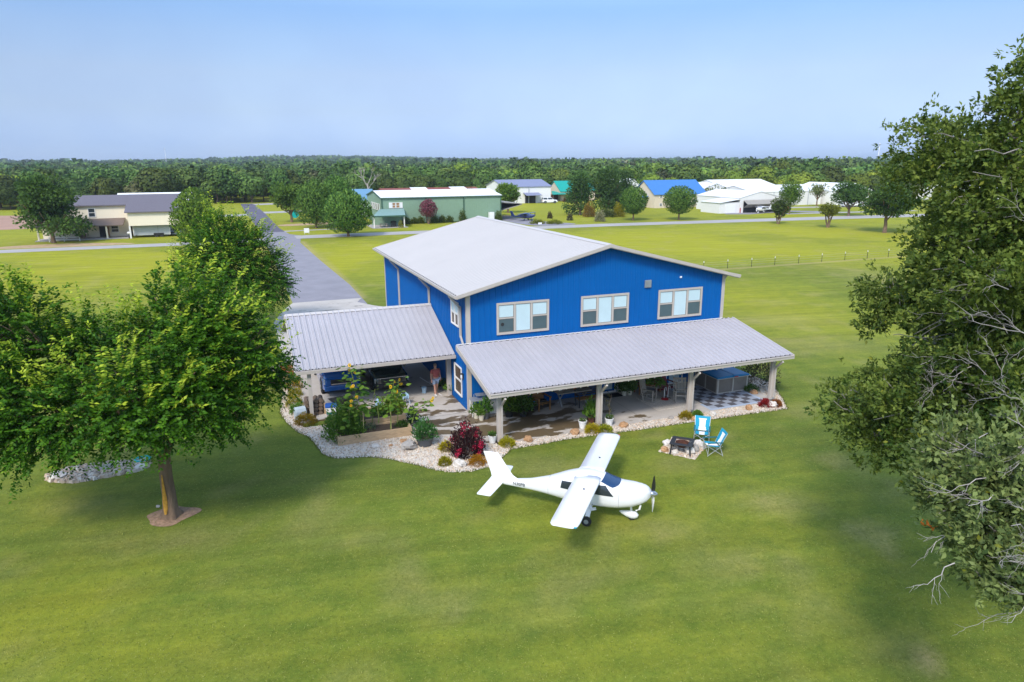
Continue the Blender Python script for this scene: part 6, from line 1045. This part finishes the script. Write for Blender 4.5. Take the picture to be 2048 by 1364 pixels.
far_tree('shade_tree','bright green tree at the end of the green hangar',53.5,133,8.0,8.6,*MG,'open',None,4200,.45,.16); far_tree('shade_tree','smaller tree tucked behind the bright one by the slate roof hangar',48.5,146,6.5,7,*MG,'open',None,2600,.45,.16)
pg_='pines beside the lawn of the teal roof house'
far_tree('pine_tree','bushy pine at the teal house side of the pine group',66.6,119,9.6,9.6,(.025,.07,.018),(.10,.18,.035),'pine',pg_,6400,.42,.08); far_tree('pine_tree','tallest bushy pine in the middle of the pine group',72.8,117,10.6,10,(.025,.07,.018),(.10,.18,.035),'pine',pg_,6800,.42,.08); far_tree('pine_tree','darker pine between the group and the blue roof house',80,122,10.0,9.4,(.022,.06,.018),(.085,.15,.03),'pine',pg_,5600,.42,.08)
far_tree('oak_sapling','sparse bushy young tree by the cross road near the bifold hangar',91.4,80.1,6.0,5.0,(.035,.06,.014),(.11,.15,.03),'airy',None,2600,.32,.12,mul=2)
far_tree('oak_sapling','small yellow green multi stemmed tree on the open lawn',94.4,70.2,4.9,5.2,(.08,.10,.01),(.19,.21,.02),'open',None,2400,.3,.30,mul=3)
far_tree('shade_tree','broad dark tree with clear trunk at the field corner',95.6,58.6,9.2,11.2,*DG,'open',None,6200,.45,.24); far_tree('shade_tree','dark tree just behind the broad one beside the cross road',121,90.5,8.6,10,*DG,'open',None,4600,.48,.16); far_tree('shade_tree','round dark tree on the field partly hidden by the oak',104,52,8.2,10.5,*DG,'open',None,4600,.48,.18)
far_tree('ball_tree','small round tree in front of the white hangar wall',113.5,101,7.6,5.3,*MG,'ball',None,2400,.34,.22); far_tree('maple_sapling','thin pale green sapling before the long white hangar',141.6,121,6.9,7.0,(.12,.16,.05),(.26,.30,.10),'airy',None,900,.35,.25)
far_tree('round_tree','rounded mid green tree behind the second elm by the tan house',-15.8,81.2,8.6,6.2,*MG,'egg',None,4600,.36,.1); far_tree('round_tree','small round tree on the far side of the white roofed shed',-18.5,152,7.6,6.5,*MG,'open',None,2000,.5,.12)
def far_shrub(label,x,y,r,h,ca,cb,n=500,l=.3,name='shrub',group='shrubs along the far lawns'): P,D,Nn,l_,w_,C = cloud(int(n*2.6),r,h,l*1.1,ca,cb,.6,.35); o = leaves(name,P,D,Nn,l_,w_,C,'leaf_tree',None,.15,(x,y,0)); tag(o,label,'shrub',group)
far_shrub('tall orange brown shrub before the pines',65.6,112.4,1.3,3.0,(.20,.12,.02),(.30,.19,.04)); far_shrub('tall yellow shrub beside the gable lollipop tree',71.8,109.6,1.25,3.1,(.22,.22,.01),(.36,.33,.02)); far_shrub('dark small shrub standing alone on the far lawn',55.6,112.2,.55,1.4,(.05,.05,.02),(.12,.08,.04),220,.2); far_shrub('dark upright shrub closer to the cross road',57.2,105.3,.65,1.6,(.05,.06,.03),(.11,.09,.05),220,.2); far_shrub('pale flowering shrub at the cross road edge',61.8,100.3,1.15,2.2,(.06,.10,.02),(.40,.34,.22),500,.22)
far_shrub('wide olive shrub mound under the pines',69.3,110.5,1.8,1.5,(.05,.08,.02),(.12,.14,.04),500); far_shrub('hedge of dark bushes between the white hangars',117,134,5,4.9,(.05,.09,.01),(.13,.16,.02),900,.5)
for x,lb,h in ((22.6,'low green bush at the porch end of the green hangar wall',1.2),(24.3,'yellowish bush against the green hangar wall',1.1),(25.6,'bushy plant left of the pink myrtle',1.3),(28.6,'dense bush right of the pink myrtle',1.4),(30.3,'rounded bush under the middle of the green wall',1.5),(31.9,'last low bush along the green wall',1.3),(34.8,'young conifer against the green hangar wall',2.4),(42.9,'thin bare bush at the end of the green wall',2.0)): far_shrub(lb,x,111.2,.75,h,(.05,.09,.015),(.14,.17,.03),260,.24)
for x,y,lb in ((47.5,100.5,'tuft of yellow green weeds by the taxiway edge'),(50.5,98.6,'second clump of weeds closer to the road on the taxiway edge')): far_shrub(lb,x,y,1.6,.7,(.10,.13,.01),(.22,.24,.03),260,.25)
for x,y,lb in ((88.0,171,'dark red bush on the garden wall of the teal house'),(95.4,171.5,'green bush at the end of the teal house wall')): far_shrub(lb,x,y,1.0,1.3,(.10,.03,.02),(.14,.12,.04),200,.3)
# dead tree and bare limbs in the wood edge
def dead(label,x,y,h,s=1):
    t = thing('dead_tree',label,'tree',(x,y,0),0,'bare trees in the wood edge'); mb = MB(); limb(mb,(0,0,0),(.2,0,h*.55),.32*s,.22*s,0,7,5,.05)
    def br(a,d,ln,r,lev):
        d = Vector(d).normalized(); e = Vector(a)+d*ln; limb(mb,a,e,r,r*.5,0,5,4,.12)
        if lev: [br(e,d+Vector(rvec(1)[0])*.7+Vector((0,0,.15)),ln*.62,r*.55,lev-1) for _ in range(3)]
    for k in range(4): a = k*1.6+.4; br((.2,0,h*(.42+.04*k)),(math.cos(a)*.8,math.sin(a)*.5,.9),h*.24,.17*s,2)
    mb.build('trunk','deadwood',t)
dead('tall bare dead tree rising before the woods behind the green hangar',24.4,165.4,12.3,.8); dead('pale bare tree in the woods beyond the last white hangar',196,146,9.5,.6)
# ---- the woods: individual edge trees, then one mass to the horizon
def crown_proto(h, w_, ca, cb, seed, n=620, l=1.0):
    random.seed(seed); d = rvec(n); d[:,2] = d[:,2]*.8+.15; K = 14; cs = rvec(K)*.60; cs[:,2] = cs[:,2]*.85+.05; ix = rng.integers(0,K,n); r = w_/2*1.2; hc = h*.50; n_o = unit(d)
    P = (cs[ix]*.85+unit(d)*.42*(.7+.35*rng.random((n,1))))*np.array([r,r,hc]); P[:,2] += h*.50; tn = np.clip(.55*rng.random(n)+.45*rng.random(K)[ix],0,1); ll = l*(.6+.7*rng.random(n)); no = unit(unit(P-np.array([0,0,h*.45]))*.7+n_o*.8+rvec(n)*.28); return P-no*.2,unit(np.cross(no,rvec(n))),no,ll,ll*.85,mixc(ca,cb,tn)
FD=((.030,.072,.014),(.115,.18,.034)); FY=((.08,.14,.012),(.21,.28,.035)); FO=((.065,.085,.032),(.15,.16,.07))
protos = []
for k,(h,w_,cc) in enumerate(((10,9,FD),(9,10,FD),(11,9,FD),(9.5,9,FY),(8.5,8,FY),(10.5,9.5,FY),(10,9,FO))):
    t = thing('woodland_tree','dense dark green tree in the near edge of the woods','tree',(0,0,-50)); mb = MB(); limb(mb,(0,0,0),(.1,0,h*.6),.28,.14,0,6,4,.05); [limb(mb,(0,0,h*.3),(w_*.3*math.cos(a),w_*.3*math.sin(a),h*.62),.13,.05,0,5,3,.1) for a in (0,1.6,3.1,4.7)]; mb.build('trunk','bark',t)
    P,D,Nn,l_,wd,C = crown_proto(h,w_,*cc,k,2400,.72); leaves('crown',P,D,Nn,l_,wd,C,'leaf_far',t); protos.append(t)
random.seed(11); used = set(); rowdefs = []
def rowpts(pl, step, dep):
    out = []
    for (a,b) in zip(pl[:-1],pl[1:]):
        a = np.array(a,float); b = np.array(b,float); k = max(1,int(np.hypot(*(b-a))/step))
        for i in range(k): out.append(a+(b-a)*(i+random.random()*.7)/k+np.array([random.gauss(0,1),random.gauss(0,1)+dep*0])*1.2)
    return out
edge_line = [(-150,192),(-72,205),(-40,202),(-12,214),(20,214),(52,216),(75,196),(100,192),(118,178),(150,160),(172,142),(230,128),(270,112)]
for row in range(3):
    off = np.array([1.5,7.5])*row
    for p in rowpts([np.array(q)+off for q in edge_line],6.0+row*.5,row):
        ang = math.degrees(math.atan2(p[0]-CAM[0],p[1]-CAM[1])-YAW)
        if abs(ang) > 45: continue
        yel_ = (p[0] > 62) and random.random() < min(.7,.15+(p[0]-62)/90); k = random.choice([3,4,5]) if yel_ else (6 if random.random() < .08 else random.choice([0,1,2])); s = .66+.6*random.random()-(.1 if row == 0 else 0)
        lb = {True:'bright yellow green tree in the near edge of the woods',False:'dense dark green tree in the near edge of the woods'}[yel_] if k != 6 else 'olive grey tree in the near edge of the woods'
        if k in used: o = dup(protos[k],(p[0],p[1],0),random.random()*6.28,lb,None,(s*(.9+.3*random.random()),s*(.9+.3*random.random()),s))
        else: used.add(k); o = protos[k]; o.location = (p[0],p[1],0); o.rotation_euler.z = random.random()*6; o.scale = (s,s,s); o['label'] = lb
        o['group'] = 'trees in the near edge of the woods, '+('yellow green' if yel_ and k != 6 else ('olive' if k == 6 else 'dark'))
PR = [crown_proto(9.5,12.5,*c_,40+k,420,1.5) for k,c_ in enumerate((FD,FD,FD,FY,FO))]; QV=[];QC=[]
d = 232.
while d < 2600:
    step = 8.6*(1 if d < 500 else (d/500)**.9); wdt = math.radians(52); na = max(8,int(2*wdt*d/(step*1.05)))
    for i in range(na):
        a = YAW-wdt+2*wdt*(i+random.random())/na; dd = d+random.random()*step; x = CAM[0]+dd*math.sin(a); y = CAM[1]+dd*math.cos(a)
        ye = np.interp(x,[q[0] for q in edge_line],[q[1] for q in edge_line])+20
        if y < ye: continue
        s = (.85+.4*random.random())*(1 if d < 500 else (d/500)**.75); hs = (.68+.5*random.random())*(1.0 if d < 500 else min(1.18,(d/500)**.22))*(1.3+.3*random.random() if random.random() < .06 else 1); k = (3 if random.random() < (.40 if x > 90 and d < 420 else .05) else (4 if random.random() < .1 else random.randint(0,2)))
        P,D,Nn,l_,wd,C = PR[k]; m_ = 420 if d < 420 else (150 if d < 900 else 50); P = P[:m_]; D = D[:m_]; Nn = Nn[:m_]; fl = (1. if m_ == 420 else (1.5 if m_ == 150 else 2.4)); ca_,sa_ = math.cos(a*37+i),math.sin(a*37+i); Rz = np.array([[ca_,sa_,0],[-sa_,ca_,0],[0,0,1]])
        P = (P@Rz)*np.array([s,s,hs]); D2 = unit(D@Rz); S2 = unit(np.cross(D2,Nn)); N2 = np.cross(S2,D2); L2 = (l_[:m_]*fl*s)[:,None]; W2 = (wd[:m_]*fl*s)[:,None]
        tz = np.clip((dd-900)/2500,0,1); azz = a; gz = tz*tz*(3-2*tz)*(11+11*math.sin(azz*5+1)+6*math.sin(azz*13)); V_ = np.stack([P,P+D2*L2*.45+S2*W2/2,P+D2*L2,P+D2*L2*.45-S2*W2/2],1)+np.array([x,y,gz]); QV.append(V_); QC.append(C[:m_]*(.55+1.1*random.random())*np.array([.85+.3*random.random(),1,.9+.3*random.random()]))
    d += step
o = quads('forest',np.concatenate(QV),np.concatenate(QC),'forest'); tag(o,'unbroken woods running out to the horizon','forest',None,'stuff')
print('forest quads', sum(len(q) for q in QV))
# ================================================================== HAZE
hz = MB().box(-9600,-9600,-1.2,9600,9600,60); m, tr, b = newmat('haze'); tr.nodes.remove(b)
pv = tr.nodes.new('ShaderNodeVolumePrincipled'); pv.inputs['Color'].default_value = (.80,.88,1,1); pv.inputs['Density'].default_value = .00016; pv.inputs['Anisotropy'].default_value = .2
tr.links.new(pv.outputs[0], tr.nodes['Material Output'].inputs['Volume']); M['haze'] = m; o = hz.build('haze','haze'); tag(o,'thin summer haze over the fields and woods','haze',None,'stuff'); S.cycles.volume_bounces = 0
